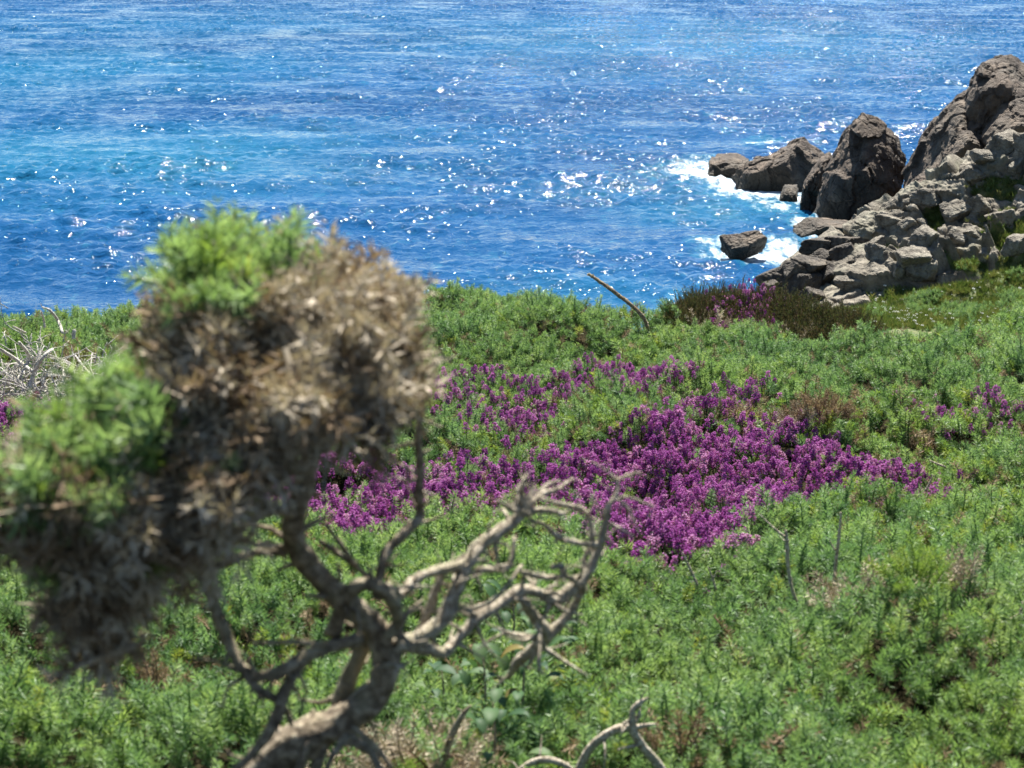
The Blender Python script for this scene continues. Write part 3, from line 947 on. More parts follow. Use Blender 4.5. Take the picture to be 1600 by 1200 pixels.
G_MESH = []
for i in range(5): G_MESH.append(shoot(200 + i, .060, 50, .024, .0012, .45).mesh('gorse_shoot', [M_gorse, M_gorse_tip]))
for i in range(2): G_MESH.append(shoot(210 + i, .070, 56, .021, .0012, .6, (0, 1), .45).mesh('gorse_shoot', [M_gorse, M_gorse_tip]))
for i in range(2): G_MESH.append(shoot(220 + i, .060, 48, .023, .0012, .5).mesh('gorse_shoot', [M_young]))
for i in range(2): G_MESH.append(shoot(230 + i, .068, 44, .023, .0010, .5).mesh('dry_shoot', [M_brown]))
GORSE = stock('gorse_shoot_stock', G_MESH)
HEATH = stock('heather_stock', [heather_sprig(300 + i, .060 + .005 * i, 24 + 2 * i).mesh('heather_sprig', [M_flower, M_hleaf]) for i in range(5)])
LING = stock('ling_stock', [ling_sprig(320 + i).mesh('ling_sprig', [M_ling, M_flower if i == 0 else M_hleaf]) for i in range(4)])

HEATHER = {   # photo outlines of the flowering heather
    'wide': ([(960, 690), (1010, 655), (1060, 655), (1130, 665), (1220, 690), (1300, 705), (1370, 715), (1450, 732), (1500, 755), (1480, 785), (1400, 795), (1300, 775), (1200, 800), (1120, 825), (1070, 865), (1000, 885), (930, 850), (930, 800), (985, 770), (1000, 730)], 'widest sweep of purple bell heather in the dip of the gorse', .9),
    'behind_bush': ([(380, 740), (470, 700), (570, 690), (640, 700), (690, 720), (740, 745), (820, 735), (900, 690), (960, 665), (985, 690), (930, 740), (880, 790), (800, 800), (720, 805), (640, 800), (520, 815), (470, 800), (400, 790)], 'purple bell heather showing between the branches of the gorse bush', .80),
    'ridge': ([(800, 635), (850, 612), (920, 600), (960, 585), (1020, 582), (1060, 595), (1060, 612), (990, 622), (930, 620), (860, 628), (810, 645)], 'narrow purple heather strip on the low green rise', .8),
    'crown_side': ([(655, 615), (700, 600), (745, 610), (740, 628), (690, 635), (660, 640)], 'small purple heather patch beside the dead brown crown', .6),
    'between': ([(690, 680), (740, 650), (800, 640), (805, 665), (760, 690), (720, 715), (690, 705)], 'thin scatter of purple heather linking the strip and the bush', .12),
    'right_scatter': ([(1440, 650), (1500, 640), (1560, 645), (1620, 640), (1700, 650), (1700, 670), (1600, 668), (1520, 662), (1460, 665)], 'sparse purple heather dotted through the gorse before the bank', .5),
    'edge_tuft': ([(1152, 500), (1175, 484), (1210, 476), (1235, 480), (1228, 492), (1185, 503)], 'bright purple heather tuft before the dark heather mound', .95),
    'left_edge': ([(-60, 632), (20, 625), (60, 640), (50, 700), (-60, 710)], 'purple heather below the tangle of grey dead branches', .9),
    'cliff_dots': ([(20, 482), (60, 478), (180, 476), (200, 490), (60, 495)], 'few purple heather spikes along the cliff edge', .12),
    'mid_dots': ([(1080, 615), (1160, 610), (1150, 622), (1090, 628)], 'little purple heather sprinkle beyond the heather strip', .35),
}
HP = {k: (pgon(v_[0]), v_[1], v_[2]) for k, v_ in HEATHER.items()}
BROWN = [(pgon(P), k) for P, k in (([(990, 640), (1060, 615), (1150, 630), (1250, 640), (1330, 650), (1330, 690), (1200, 680), (1060, 650)], .45),
                                   ([(1080, 480), (1140, 480), (1150, 515), (1090, 515)], .5), ([(1210, 490), (1330, 485), (1330, 512), (1210, 515)], .6),
                                   ([(770, 700), (830, 700), (820, 740), (770, 735)], .5), ([(600, 1090), (730, 1080), (760, 1230), (560, 1230)], .6),
                                   ([(-50, 560), (140, 560), (160, 620), (-50, 640)], .45))]
MOUND = pgon([(1035, 492), (1060, 490), (1140, 490), (1230, 492), (1380, 500), (1385, 506), (1300, 508), (1200, 498), (1100, 492), (1040, 496)])

def field(step, y0, y1, k=.345, side=1.3, seed=1):
    r = np.random.default_rng(seed)
    xm = k * y1 + side
    gx_, gy_ = np.meshgrid(np.arange(-xm, xm, step), np.arange(y0, y1, step))
    x = gx_.ravel() + r.uniform(-.5, .5, gx_.size) * step * 1.1; y = gy_.ravel() + r.uniform(-.5, .5, gx_.size) * step * 1.1
    keep = np.abs(x) < k * y + side
    x, y = x[keep], y[keep]
    s = x / np.maximum(y, .5)
    keep = y < np.interp(s, EDGE_S, EDGE_D) + 1.3
    return x[keep], y[keep], r

def normals(x, y, f):
    e = .03
    nx = (f(x - e, y) - f(x + e, y)) / (2 * e); ny = (f(x, y - e) - f(x, y + e)) / (2 * e)
    return np.stack([nx, ny, np.ones_like(nx)], -1)
canopy = lambda x, y: ground(x, y) + micro(x, y)

FAR = ('ridge', 'edge_tuft', 'crown_side', 'right_scatter', 'between', 'mid_dots')
def gorse_cover():
    x, y, r = field(.0255, 1.5, 11.6, seed=3)
    n = len(x)
    hd = np.zeros(n)
    for k, (P, l, d) in HP.items():
        s_ = poly_sd(x, y, P) + (.05 if k in FAR else .02) + .08 * fbm(x * 3.2, y * 3.2, seed=61, oct=3)
        hd = np.maximum(hd, sstep(-.04, .08, s_) * d)
    keep = r.uniform(size=n) > hd * 1.02
    keep &= (poly_sd(x, y, pgon([(-120, 585), (20, 545), (110, 575), (185, 600), (190, 640), (-120, 650)])) < 0) | (r.uniform(size=n) < .3)
    keep &= mound(x, y, np.interp(x / y, EDGE_S, EDGE_D)) < .035
    thin = fbm(x * 1.9, y * 1.9, seed=15, oct=3)
    x, y, hd = x[keep], y[keep], hd[keep]; n = len(x)
    z = canopy(x, y)
    ax = normals(x, y, canopy) * .75 + np.array([0, 0, .35]) + r.normal(size=(n, 3)) * [.5, .5, .1] + np.array([0, -.12, 0])
    P = np.stack([x, y, z - .045 - r.uniform(0, .025, n)], -1)
    size = r.uniform(.72, 1.18, n) * (1 + .18 * vnoise(x * 2.2, y * 2.2, seed=51))
    idx = r.integers(0, 5, n)
    idx = np.where(r.uniform(size=n) < .22 + .3 * sstep(0, .8, vnoise(x * 1.1, y * 1.1, seed=52)), r.integers(5, 7, n), idx)
    idx = np.where(r.uniform(size=n) < .05 + .25 * sstep(.2, .9, vnoise(x * .9, y * .9, seed=53)) , r.integers(7, 9, n), idx)
    br = .035 + .10 * sstep(.35, .9, fbm(x * 1.6, y * 1.6, seed=54, oct=3))
    for Q, k in BROWN:
        br = np.maximum(br, k * sstep(-.05, .1, poly_sd(x, y, Q) + .08 * vnoise(x * 5, y * 5, seed=55)))
    idx = np.where(r.uniform(size=n) < br, r.integers(9, 11, n), idx)
    scatter('gorse_carpet', GORSE, P, ax, size, idx, kind='stuff', label='green spiny gorse carpet covering the clifftop', category='gorse')
    return n
print('gorse shoots', gorse_cover())

def heather():
    x0, y0, r = field(.0200, 1.6, 11.0, seed=5)
    for k, (Q, label, dens) in HP.items():
        s_ = poly_sd(x0, y0, Q) + (.05 if k in FAR else .02) + .08 * fbm(x0 * 3.2, y0 * 3.2, seed=61, oct=3)
        w = sstep(-.09, .09, s_) * dens * np.clip(.9 + .5 * vnoise(x0 * 6, y0 * 6, seed=62), .15, 1)
        m = r.uniform(size=len(x0)) < w
        x, y = x0[m], y0[m]; n = len(x)
        if n == 0: continue
        P = np.stack([x, y, canopy(x, y) - (.03 if k in FAR else .045) - r.uniform(0, .025, n)], -1)
        ax = np.array([[0, 0, 1.]]) + r.normal(size=(n, 3)) * [.2, .2, .05]
        scatter('heather_patch', HEATH, P, ax, r.uniform(.75, 1.1, n) * (1 if k not in ('ridge', 'edge_tuft', 'cliff_dots', 'crown_side', 'right_scatter') else .75), r.integers(0, 5, n), kind='stuff', label=label, category='heather')
heather()

def ling():
    r = np.random.default_rng(9)
    n = 26000
    x = r.uniform(.55, 2.4, n); y = r.uniform(7.0, 10.4, n)
    s = cam_px(np.stack([x, y, ground(x, y)], -1))[0]
    top = mound(x, y, np.interp(x / y, EDGE_S, EDGE_D))
    m = top > .025
    x, y, s = x[m], y[m], s[m]; n = len(x)
    P = np.stack([x, y, ground(x, y) - .05 - r.uniform(0, .05, n)], -1)
    ax = np.array([[0, 0, 1.]]) + r.normal(size=(n, 3)) * [.3, .3, .05]
    pink = (r.uniform(size=n) < .45 * np.exp(-((s - 1160) / 45) ** 2))
    idx = np.where(pink, 0, r.integers(1, 4, n))
    scatter('heather_mound', LING, P, ax, r.uniform(.5, .9, n), idx, kind='stuff', label='dark brown heather mound on the cliff edge before the rocks', category='heather')
ling()

# ------------------------------------------------------------------ turf, shrubs and flowers on the headland
def headland_plants():
    r = np.random.default_rng(33)
    nu, nv = S2.shape[:2]
    def pick(n, w):
        w = w.ravel() / w.sum()
        k = r.choice(nu * nv, n, p=w)
        p = S2.reshape(-1, 3)[k] + r.normal(size=(n, 3)) * [.12, .12, 0]
        return p
    vis = (HV > 200) & (HV < 512) & (HU < 1720)
    w = gmask ** 2 * vis
    n = 7000
    P = pick(n, w * (.4 + np.clip(vnoise(HU * .06, HV * .09, seed=4), 0, 1)))
    T = stock('grass_tuft_stock', [grass_tuft(400 + i).mesh('grass_tuft', [M_grass]) for i in range(4)])
    scatter('headland_turf', T, P - [0, 0, .03], np.array([[0, 0, 1.]]) + r.normal(size=(n, 3)) * [.3, .3, 0], r.uniform(.6, 1.5, n), r.integers(0, 4, n), kind='stuff', label='coarse green and straw turf between the headland boulders', category='grass')
    sh = np.zeros(HU.shape)
    for cx, cy, rx, ry in ((1590, 470, 45, 30), (1500, 492, 40, 14), (1435, 478, 24, 12), (1460, 470, 14, 8), (1552, 292, 14, 10), (1510, 412, 16, 9), (1600, 440, 20, 18), (1650, 440, 40, 50), (1375, 490, 20, 10)):
        sh = np.maximum(sh, 1 - sstep(.5, 1.1, np.hypot((HU - cx) / rx, (HV - cy) / ry) + .3 * vnoise(HU * .1, HV * .1, seed=6)))
    n = 2600
    P = pick(n, sh * vis + 1e-9)
    P[:, 2] += .5 * np.abs(vnoise(P[:, 0] * .9, P[:, 1] * .9, seed=7)) - .1
    scatter('headland_scrub', GORSE, P, np.array([[0, 0, 1.]]) + r.normal(size=(n, 3)) * [.6, .6, 0], r.uniform(2.5, 5, n), r.integers(0, 7, n), kind='stuff', label='low green scrub growing at the foot of the headland boulders', category='scrub')
    mb = MB(); 
    for k in range(7):
        a = k * 2.4; c = np.array([math.cos(a) * .05, math.sin(a) * .05, .02 * k * .3]); q = .026
        mb.add([c + [q, 0, 0], c + [0, q, 0], c - [q, 0, 0], c - [0, q, 0], c + [0, 0, q], c - [0, 0, q]], [[0, 1, 4], [1, 2, 4], [2, 3, 4], [3, 0, 4], [1, 0, 5], [2, 1, 5], [3, 2, 5], [0, 3, 5]], 0)
    Fl = stock('white_flower_stock', [mb.mesh('white_flower', [M_white])])
    n = 230
    P = pick(n, gmask * vis * sstep(425, 445, HV) * (np.clip(vnoise(HU * .05, HV * .08, seed=14), 0, 1) + .03)) + [0, -.1, .2]
    scatter('white_flowers', Fl, P, np.tile([[0, 0, 1.]], (n, 1)), r.uniform(.4, 1.2, n), np.zeros(n, int), kind='stuff', label='white flower heads dotted over the headland turf', category='flowers')
headland_plants()

# ------------------------------------------------------------------ the wind-bent gorse bush in the foreground
def empty(name, loc, **props):
    return obj(name, None, None, loc, **props)

BASE = at(372, 1560, 1.62)
BASE[2] = canopy(BASE[0], BASE[1])
bush = empty('gorse_bush', BASE, label='wind-bent old gorse bush with bare twisted branches and half-dead crown', category='bush')
def depth_of(px, py):
    return 1.56 + (px - 400) * .00026 - (py - 500) * .00012

def part_tube(name, pts, parent, base, mat, rough=.16, seed=0, depth=None, sides=9, extra=None, spurs=.3, thin=.95):
    """branch traced as (px, py, width px[, depth shift])"""
    P, r_ = [], []
    w = np.random.default_rng(seed + 900)
    dsh = 0
    for i, q in enumerate(pts):
        px, py, wd = q[:3]
        dsh = q[3] if len(q) > 3 else dsh * .6 + w.normal() * .012
        d = (depth(px, py) if depth else depth_of(px, py)) + dsh
        P.append(at(px, py, d) - base); r_.append(wd * .5 * d / math.cos(PITCH) / FPX)
    mb = MB()
    P = np.array(P)
    if extra is not None: P = np.concatenate([[np.asarray(extra) - base], P]); r_ = [r_[0] * 1.2] + r_
    r_ = [q * thin for q in r_]
    tube(mb, P, r_, sides, 0, rough, seed, 5)
    C = catmull(P, 4); RR = catmull(np.array(r_)[:, None], 4)[:, 0]
    for k in range(int(len(C) * spurs)):
        i = w.integers(1, len(C)); dd_ = unit(C[i] - C[i - 1])
        d = unit(dd_ * .5 + w.normal(size=3)); L_ = RR[i] * w.uniform(1.6, 6.5) + .004
        q = C[i] + d * RR[i] * .3
        e_ = q + d * L_ + w.normal(size=3) * L_ * .25
        tube(mb, [q, (q + e_) / 2 + w.normal(size=3) * L_ * .12, e_], [RR[i] * .42, RR[i] * .28, RR[i] * .08], 5, 0, 0, 0, 2)
    return obj(name, mb.mesh(name, [mat], True), parent)

TR = lambda px, py: 1.62 + (px - 500) * .00005
trunk = part_tube('trunk', [(372, 1420, 104, 0), (374, 1320, 98, 0), (392, 1240, 92, 0), (450, 1172, 84, 0), (525, 1130, 70, 0), (585, 1085, 60, 0), (604, 1035, 54, 0), (590, 985, 52, 0), (548, 945, 48, 0), (515, 918, 44, 0), (480, 880, 42, -.01), (458, 838, 40, -.02), (464, 790, 38, -.03), (480, 740, 38, -.03), (492, 690, 38, -.02), (500, 630, 34, 0), (470, 560, 28, 0), (430, 480, 20, 0), (400, 420, 12, 0)],
                  bush, BASE, M_bark, .28, 1, TR, 16, extra=BASE + np.array([0, 0, -.08]), thin=.84)
rt = lambda px, py: 1.62 + max(0, px - 600) * .00055
BR = [
    [(520, 1150, 42, .02), (535, 1085, 40, .03), (560, 1025, 38, .03), (576, 985, 38, .02)],
    [(520, 990, 38, -.03), (535, 942, 36, -.05), (560, 915, 33, -.06), (590, 917, 31, -.06), (614, 940, 30, -.05), (622, 972, 28, -.04), (606, 996, 27, -.03)],
    [(560, 1000, 34, -.02), (520, 1008, 32, -.05), (470, 1030, 30, -.07), (428, 1054, 27, -.08), (384, 1050, 25, -.07), (352, 992, 26, -.06), (332, 935, 25, -.05), (322, 898, 23, -.04), (350, 880, 22, -.03), (400, 864, 20, -.02), (445, 862, 20, 0)],
    [(384, 1050, 24, -.07), (402, 1076, 22, -.08), (430, 1092, 19, -.08), (447, 1110, 15, -.07), (456, 1134, 9, -.06)],
    [(480, 1025, 30, -.06), (446, 1078, 27, -.08), (430, 1128, 28, -.09), (402, 1168, 24, -.10), (366, 1205, 18, -.11)],
    [(510, 1006, 15, -.06), (450, 1003, 11, -.08), (395, 1006, 7, -.10)],
    [(384, 1056, 11, -.07), (357, 1074, 8, -.08), (348, 1106, 5, -.09)],
    [(600, 1012, 36, 0), (650, 998, 35, 0), (690, 968, 35, 0), (712, 925, 33, 0), (728, 885, 31, .01), (755, 847, 29, .02), (790, 824, 28, .02), (816, 800, 24, .02), (812, 770, 16, .02), (823, 742, 9, .03)],
    [(816, 802, 18, .02), (842, 775, 14, .03), (870, 765, 10, .03), (895, 747, 6, .04)],
    [(812, 805, 18, .02), (845, 797, 14, .01), (882, 803, 9, 0)],
    [(818, 802, 14, .02), (800, 796, 11, .01), (778, 782, 7, 0)],
    [(836, 780, 10, .03), (855, 757, 8, .04), (875, 752, 5, .05)],
    [(812, 775, 12, .02), (806, 790, 12, .02), (826, 776, 10, .02), (834, 760, 7, .03)],
    [(652, 1000, 22, .03), (668, 960, 22, .03), (682, 920, 22, .03), (690, 890, 15, .03)],
    [(606, 916, 24, -.03), (626, 931, 22, -.01), (650, 905, 22, 0), (685, 890, 22, .01), (722, 882, 21, .01), (742, 868, 20, .02)],
    [(600, 1010, 34, 0), (655, 1010, 34, .01), (690, 1021, 27, .02), (712, 1004, 25, .03), (742, 969, 25, .03), (780, 945, 26, .03), (815, 922, 27, .03), (845, 928, 27, .03), (870, 938, 28, .03), (896, 915, 26, .03), (916, 899, 24, .03), (931, 868, 19, .03), (937, 846, 17, .03), (946, 815, 16, .03), (951, 790, 14, .03), (963, 774, 11, .03), (965, 746, 7, .04)],
    [(965, 752, 7, .04), (946, 735, 5.5, .05), (926, 722, 4, .06)],
    [(965, 750, 7, .04), (985, 741, 6, .03), (1001, 738, 4, .02)],
    [(965, 778, 8, .03), (986, 802, 6, .02), (999, 836, 4, .01)],
    [(970, 776, 8, .03), (990, 779, 6, .04), (1023, 792, 4, .05)],
    [(946, 815, 10, .03), (970, 826, 7, .02), (991, 839, 5, .01)],
    [(936, 852, 13, .03), (900, 848, 13, .02), (870, 838, 12, .01), (850, 820, 10, .01), (828, 813, 10, .02)],
    [(926, 846, 13, .03), (922, 815, 12, .04), (910, 796, 12, .05), (885, 790, 10, .05), (858, 783, 8, .04)],
    [(914, 902, 14, .03), (914, 872, 13, .05), (930, 846, 12, .04)],
    [(812, 928, 26, .03), (835, 965, 28, .05), (856, 992, 32, .07), (836, 1012, 28, .10), (812, 1030, 24, .13), (795, 1058, 15, .17)],
    [(858, 992, 26, .07), (888, 960, 19, .06), (905, 932, 18, .05), (912, 906, 17, .03)],
    [(745, 892, 17, .02), (790, 886, 15, .03), (800, 872, 12, .03), (804, 838, 8, .04)],
    [(813, 893, 12, .03), (850, 902, 13, .02), (880, 899, 13, .01), (876, 885, 14, 0), (862, 886, 12, 0)],
    [(882, 898, 11, .01), (897, 908, 10, .02), (905, 916, 12, .03)],
    [(815, 884, 9, .03), (790, 918, 9, .02), (765, 940, 8, .02), (733, 952, 6, .03)],
    [(720, 945, 9, .02), (748, 955, 7, .04), (765, 948, 5, .05)],
    [(590, 935, 24, -.01), (595, 892, 22, -.01), (606, 860, 22, 0), (640, 825, 24, 0), (656, 808, 22, .01), (655, 770, 19, .01), (656, 722, 20, .01), (652, 680, 16, .01), (660, 640, 10, .01), (655, 600, 7, .01)],
    [(650, 740, 9, .01), (625, 725, 7, 0), (598, 714, 5, -.01)],
    [(650, 752, 9, .01), (625, 748, 7, .02), (604, 741, 5, .03)],
    [(655, 765, 8, .01), (680, 775, 5, 0)],
    [(590, 912, 13, -.04), (555, 885, 12, -.03), (525, 862, 12, -.02), (500, 845, 10, -.01)],
    [(556, 884, 12, -.04), (532, 850, 11, -.06), (508, 818, 8, -.08)],
    [(512, 900, 9, -.04), (530, 905, 9, -.04), (528, 880, 5, -.05)],
    [(460, 800, 26, -.04), (400, 790, 22, -.08), (320, 770, 20, -.12), (220, 740, 18, -.15), (130, 720, 12, -.17), (60, 700, 8, -.18)],
    [(470, 730, 26, -.03), (400, 700, 22, -.06), (320, 640, 20, -.08), (270, 560, 14, -.09), (240, 500, 8, -.09)],
    [(492, 680, 24, -.02), (560, 640, 20, -.01), (620, 600, 14, 0), (690, 560, 6, .01)],
    [(500, 630, 20, 0), (560, 560, 16, .01), (610, 490, 9, .01)],
    [(460, 790, 20, -.06), (400, 810, 18, -.10), (330, 860, 16, -.14), (240, 920, 12, -.17), (180, 1010, 8, -.19)],
    [(600, 1040, 12, -.04), (630, 1040, 10, -.06), (620, 1043, 8, -.07)],
    [(545, 1150, 20, -.05), (520, 1180, 14, -.07), (508, 1215, 9, -.08)],
    [(548, 1135, 12, -.05), (585, 1165, 12, -.06), (612, 1200, 10, -.07)],
    [(640, 600, 8, .02), (672, 575, 6, .02), (712, 556, 3, .02)],
    [(600, 650, 8, .02), (645, 652, 7, .01), (690, 668, 4, 0)],
    [(610, 700, 7, .02), (650, 690, 6, .01), (676, 655, 4, 0)],
    [(590, 640, 9, -.03), (640, 640, 7, -.04), (668, 690, 4, -.04)],
]
for i, pts in enumerate(BR):
    part_tube('branch', pts, bush, BASE, M_grey if pts[0][0] > 590 else M_bark, .28, 10 + i, rt, 10, spurs=.9 if pts[0][0] > 590 else .5, thin=.73)

CROWN = [(215, 430), (228, 398), (262, 388), (300, 374), (360, 364), (412, 364), (462, 372), (500, 386), (560, 404), (615, 440), (638, 480), (672, 515), (690, 560), (678, 605), (650, 640), (630, 680), (590, 708), (540, 725), (480, 722), (440, 745), (402, 800), (370, 860), (310, 908), (262, 925), (225, 985), (172, 1085), (130, 1060), (70, 985), (40, 900), (-30, 860), (-90, 800), (-60, 745), (5, 728), (45, 680), (105, 655), (190, 610), (212, 545), (228, 490)]
GREEN = [[(222, 400), (300, 345), (360, 325), (420, 335), (505, 362), (530, 395), (490, 425), (430, 440), (400, 475), (350, 500), (310, 505), (285, 460), (235, 440)],
         [(15, 640), (60, 600), (130, 600), (200, 585), (235, 600), (285, 640), (270, 700), (225, 740), (170, 800), (60, 800), (10, 740)],
         [(205, 560), (255, 560), (255, 635), (195, 630)], [(-90, 700), (15, 690), (30, 770), (-60, 790)]]
SPRIGS_G = [shoot(500 + i, .046, 46, .0175, .0009, .65, (0, 1), .45).mesh('green_sprig', [M_gorse, M_gorse_tip]) for i in range(4)] + [shoot(510 + i, .044, 42, .0175, .0009, .65).mesh('green_sprig', [M_young]) for i in range(2)]
SPRIGS_D = [shoot(520 + i, .044, 26, .0175, .0010, .55, fork=True).mesh('dead_sprig', [M_tan]) for i in range(4)] + [shoot(530 + i, .042, 26, .0165, .0010, .6).mesh('dead_sprig', [M_brown]) for i in range(2)]

def crown():
    r = np.random.default_rng(77)
    P = np.array(CROWN, float)
    n = 9000
    px = r.uniform(-100, 700, n); py = r.uniform(330, 1095, n)
    sd_ = poly_sd(px, py, P) + 20 * vnoise(px * .026, py * .026, seed=70)
    ok = sd_ > 32
    px, py, sd_ = px[ok], py[ok], sd_[ok]
    e = 6.0
    gx_ = poly_sd(px + e, py, P) - poly_sd(px - e, py, P); gy_ = poly_sd(px, py + e, P) - poly_sd(px, py - e, P)
    gl = np.hypot(gx_, gy_) + 1e-6
    out = np.stack([-gx_ / gl, -gy_ / gl], -1)                 # outwards in the picture
    f = np.clip(sd_ / 130, 0, 1)
    half = .15 * np.sqrt(1 - (1 - f) ** 2) * (1 + .22 * vnoise(px * .015, py * .015, seed=71))
    cen = 1.60 + (px - 400) * .00022 - (np.minimum(py, 800) - 500) * (.0003 + .00045 * sstep(260, 480, px))
    n = len(px)
    u = r.uniform(size=n)
    shell = u < .62
    w = np.where(shell, np.where(r.uniform(size=n) < .72, -1, 1) * r.uniform(.82, 1.0, n), r.uniform(-.75, .75, n))
    dist_n = cen + w * half
    # hollow the underside so that the crown is ragged and open below
    hang = sstep(820, 1000, py)
    keep = r.uniform(size=n) > np.maximum(hang * .6, .75 * sstep(.35, .9, vnoise(px * .022, py * .022, dist_n * 20, seed=79)))
    dist = cen + w * half
    pos = at(px, py, dist)
    wf = np.where(shell, w, w * .3)
    ax = np.stack([out[:, 0] * (1 - f * .7), wf * (.25 + f), -out[:, 1] * (1 - f * .7) + .35], -1) + r.normal(size=(n, 3)) * .38
    green = np.zeros(n, bool)
    jx, jy = px + 14 * vnoise(px * .03, py * .03, seed=72), py + 14 * vnoise(px * .03, py * .03, seed=73)
    for Gp in GREEN: green |= poly_sd(jx, jy, Gp) > 0
    green &= (r.uniform(size=n) < .86)
    green |= (r.uniform(size=n) < .02) & (px < 420) & (py < 900)
    score = np.where(shell & (w < 0), 2, 0) + (sd_ < 40) * 1.0 + r.uniform(size=n) * .8
    inner = MB()
    made = {True: 0, False: 0}
    crown_o = None
    todo = []
    Q = [(me, np.array([v_.co[:] for v_ in me.vertices]), [list(p.vertices) for p in me.polygons]) for me in SPRIGS_G + SPRIGS_D]
    sub = []
    for i in np.argsort(-score):
        if not keep[i]: continue
        g = bool(green[i])
        if made[True] + made[False] + len(todo) > 1450: break
        yel = r.uniform() < .14
        k = (r.integers(0, 4) if not yel else r.integers(4, 6)) + (0 if g else 6)
        if not g: k = 6 + (r.integers(0, 4) if r.uniform() < (.8 if px[i] > 380 and py[i] < 640 else .45) else r.integers(4, 6))
        d = Vector(ax[i]).normalized()
        M = Matrix.Translation(Vector(pos[i] - BASE)) @ d.to_track_quat('Z', 'Y').to_matrix().to_4x4() @ Matrix.Rotation(r.uniform(0, 6.28), 4, 'Z') @ Matrix.Scale(r.uniform(.8, 1.7), 4) @ Matrix.Translation((0, 0, -.02))
        if made[g] < 280:
            made[g] += 1; sub.append((Q[k][0], M, 'green_sprig' if g else 'dead_sprig'))
        else:
            todo.append((k, M))
    for k, M in todo:
        A = np.array(M)
        V = Q[k][1] @ A[:3, :3].T + A[:3, 3]
        me = Q[k][0]
        inner.add(V, Q[k][2], {0: 0, 4: 1}.get(0, 0) if k < 4 else (1 if k < 6 else (2 if k < 10 else 3)))
    for k in range(130):
        i = r.integers(0, n)
        if px[i] < 380 and r.uniform() < .7: continue
        if sd_[i] > 60: continue
        p0 = pos[i] - BASE
        d = unit(np.array([out[i, 0] + .25, wf[i] * .4, -out[i, 1] * .7 + .1]) + r.normal(size=3) * .35)
        L_ = r.uniform(.025, .065)
        p2 = p0 + d * L_ + r.normal(size=3) * .004
        tube(inner, [p0 - d * .03, (p0 + p2) / 2 + r.normal(size=3) * .003, p2], [.0016, .0013, .0005], 5, 4, 0, 0, 2)
    me = inner.mesh('crown', [M_gorse, M_young, M_tan, M_brown, M_grey])
    c = obj('crown', me, bush, kind='stuff')
    for m_, M, nm in sub:
        o = obj(nm, m_, c)
        o.matrix_local = M
    print('crown', len(sub), len(todo), len(me.polygons))
crown()

# ------------------------------------------------------------------ dead wood and single plants
def gpos(px, py):
    p = to_ground(px, py)[0]
    p[2] = canopy(p[0], p[1])
    return p

def stick(name, runs, foot, mat, label, cat, seed, lean=0.0, group=None, rough=.12, sides=7):
    """dead wood standing in the gorse; every run is (px, py, width px, depth shift) and the foot touches the ground there"""
    b_ = gpos(*foot)
    d0 = b_[1]
    kw = dict(label=label, category=cat)
    if group: kw['group'] = group
    root = empty(name, b_, **kw)
    for i, run in enumerate(runs):
        run = list(run[:-1]) + [(run[-1][0], run[-1][1], run[-1][2] * .5) + tuple(run[-1][3:])]
        part_tube('stem' if i == 0 else 'twig', [(q[0], q[1], q[2] * (.72 if 'twig' in name else .9), (q[3] if len(q) > 3 else 0.0)) for q in run], root, b_, mat, rough, seed + i, lambda px, py: d0 + lean * (foot[1] - py), sides)
    return root

stick('dead_branch', [[(905, 1222, 17), (908, 1195, 17), (928, 1163, 18), (960, 1141, 18), (986, 1134, 17), (989, 1110, 12), (1000, 1098, 11), (1013, 1090, 8)],
                      [(984, 1134, 17), (1003, 1164, 18), (1028, 1194, 19), (1048, 1222, 20)], [(985, 1138, 12), (1005, 1134, 9), (1026, 1131, 6)], [(990, 1130, 10), (998, 1118, 8), (1000, 1108, 5)]],
      (980, 1215), M_grey, 'forked pale dead branch arching out of the gorse', 'branch', 700, 0)
stick('dead_branch', [[(800, 1218, 11), (822, 1196, 13), (850, 1187, 14), (880, 1194, 13), (905, 1212, 10)]], (850, 1215), M_grey, 'low arched dead branch next to the forked pale branch', 'branch', 710)
stick('dead_branch', [[(672, 1220, 20), (690, 1190, 17), (705, 1152, 14), (722, 1118, 11), (736, 1102, 8)], [(690, 1185, 8), (715, 1180, 6), (735, 1190, 4)]], (680, 1215), M_bark, 'upright brown dead branch beside the gorse bush trunk', 'branch', 720)
stick('dead_twig', [[(1246, 945, 9), (1236, 915, 8), (1231, 880, 9), (1230, 850, 10), (1228, 828, 8)], [(1230, 842, 7), (1210, 826, 5), (1185, 802, 4)]], (1246, 948), M_grey, 'bleached twig with one side arm standing in the gorse', 'twig', 730)
stick('dead_twig', [[(1302, 925, 8), (1306, 880, 8), (1311, 840, 8), (1314, 800, 7)], [(1305, 860, 4), (1296, 845, 3)]], (1302, 930), M_grey, 'straight grey twig standing beside the bleached forked twig', 'twig', 740)
stick('dead_twig', [[(1090, 915, 6), (1078, 888, 6), (1066, 862, 5)]], (1090, 918), M_grey, 'short leaning grey twig just below the purple heather', 'twig', 750)
stick('dead_twig', [[(1119, 922, 6), (1112, 900, 5), (1106, 885, 4)], [(1114, 905, 4), (1120, 892, 3)]], (1119, 926), M_grey, 'little forked grey twig next to the short leaning twig', 'twig', 755)
stick('dead_twig', [[(1446, 768, 6), (1452, 756, 5), (1458, 742, 4)]], (1446, 770), M_grey, 'tiny white twig where the wide heather tapers out', 'twig', 760)
stick('dead_twig', [[(1478, 730, 5), (1465, 725, 5), (1452, 719, 4)]], (1478, 734), M_grey, 'tiny white twig lying behind the taper of the wide heather', 'twig', 765)
stick('dead_twig', [[(1560, 975, 7), (1592, 960, 7), (1598, 940, 6)], [(1570, 968, 5), (1562, 950, 4)]], (1575, 978), M_grey, 'pale twig lying by the gorse right of the young yellow-green bush', 'twig', 768)
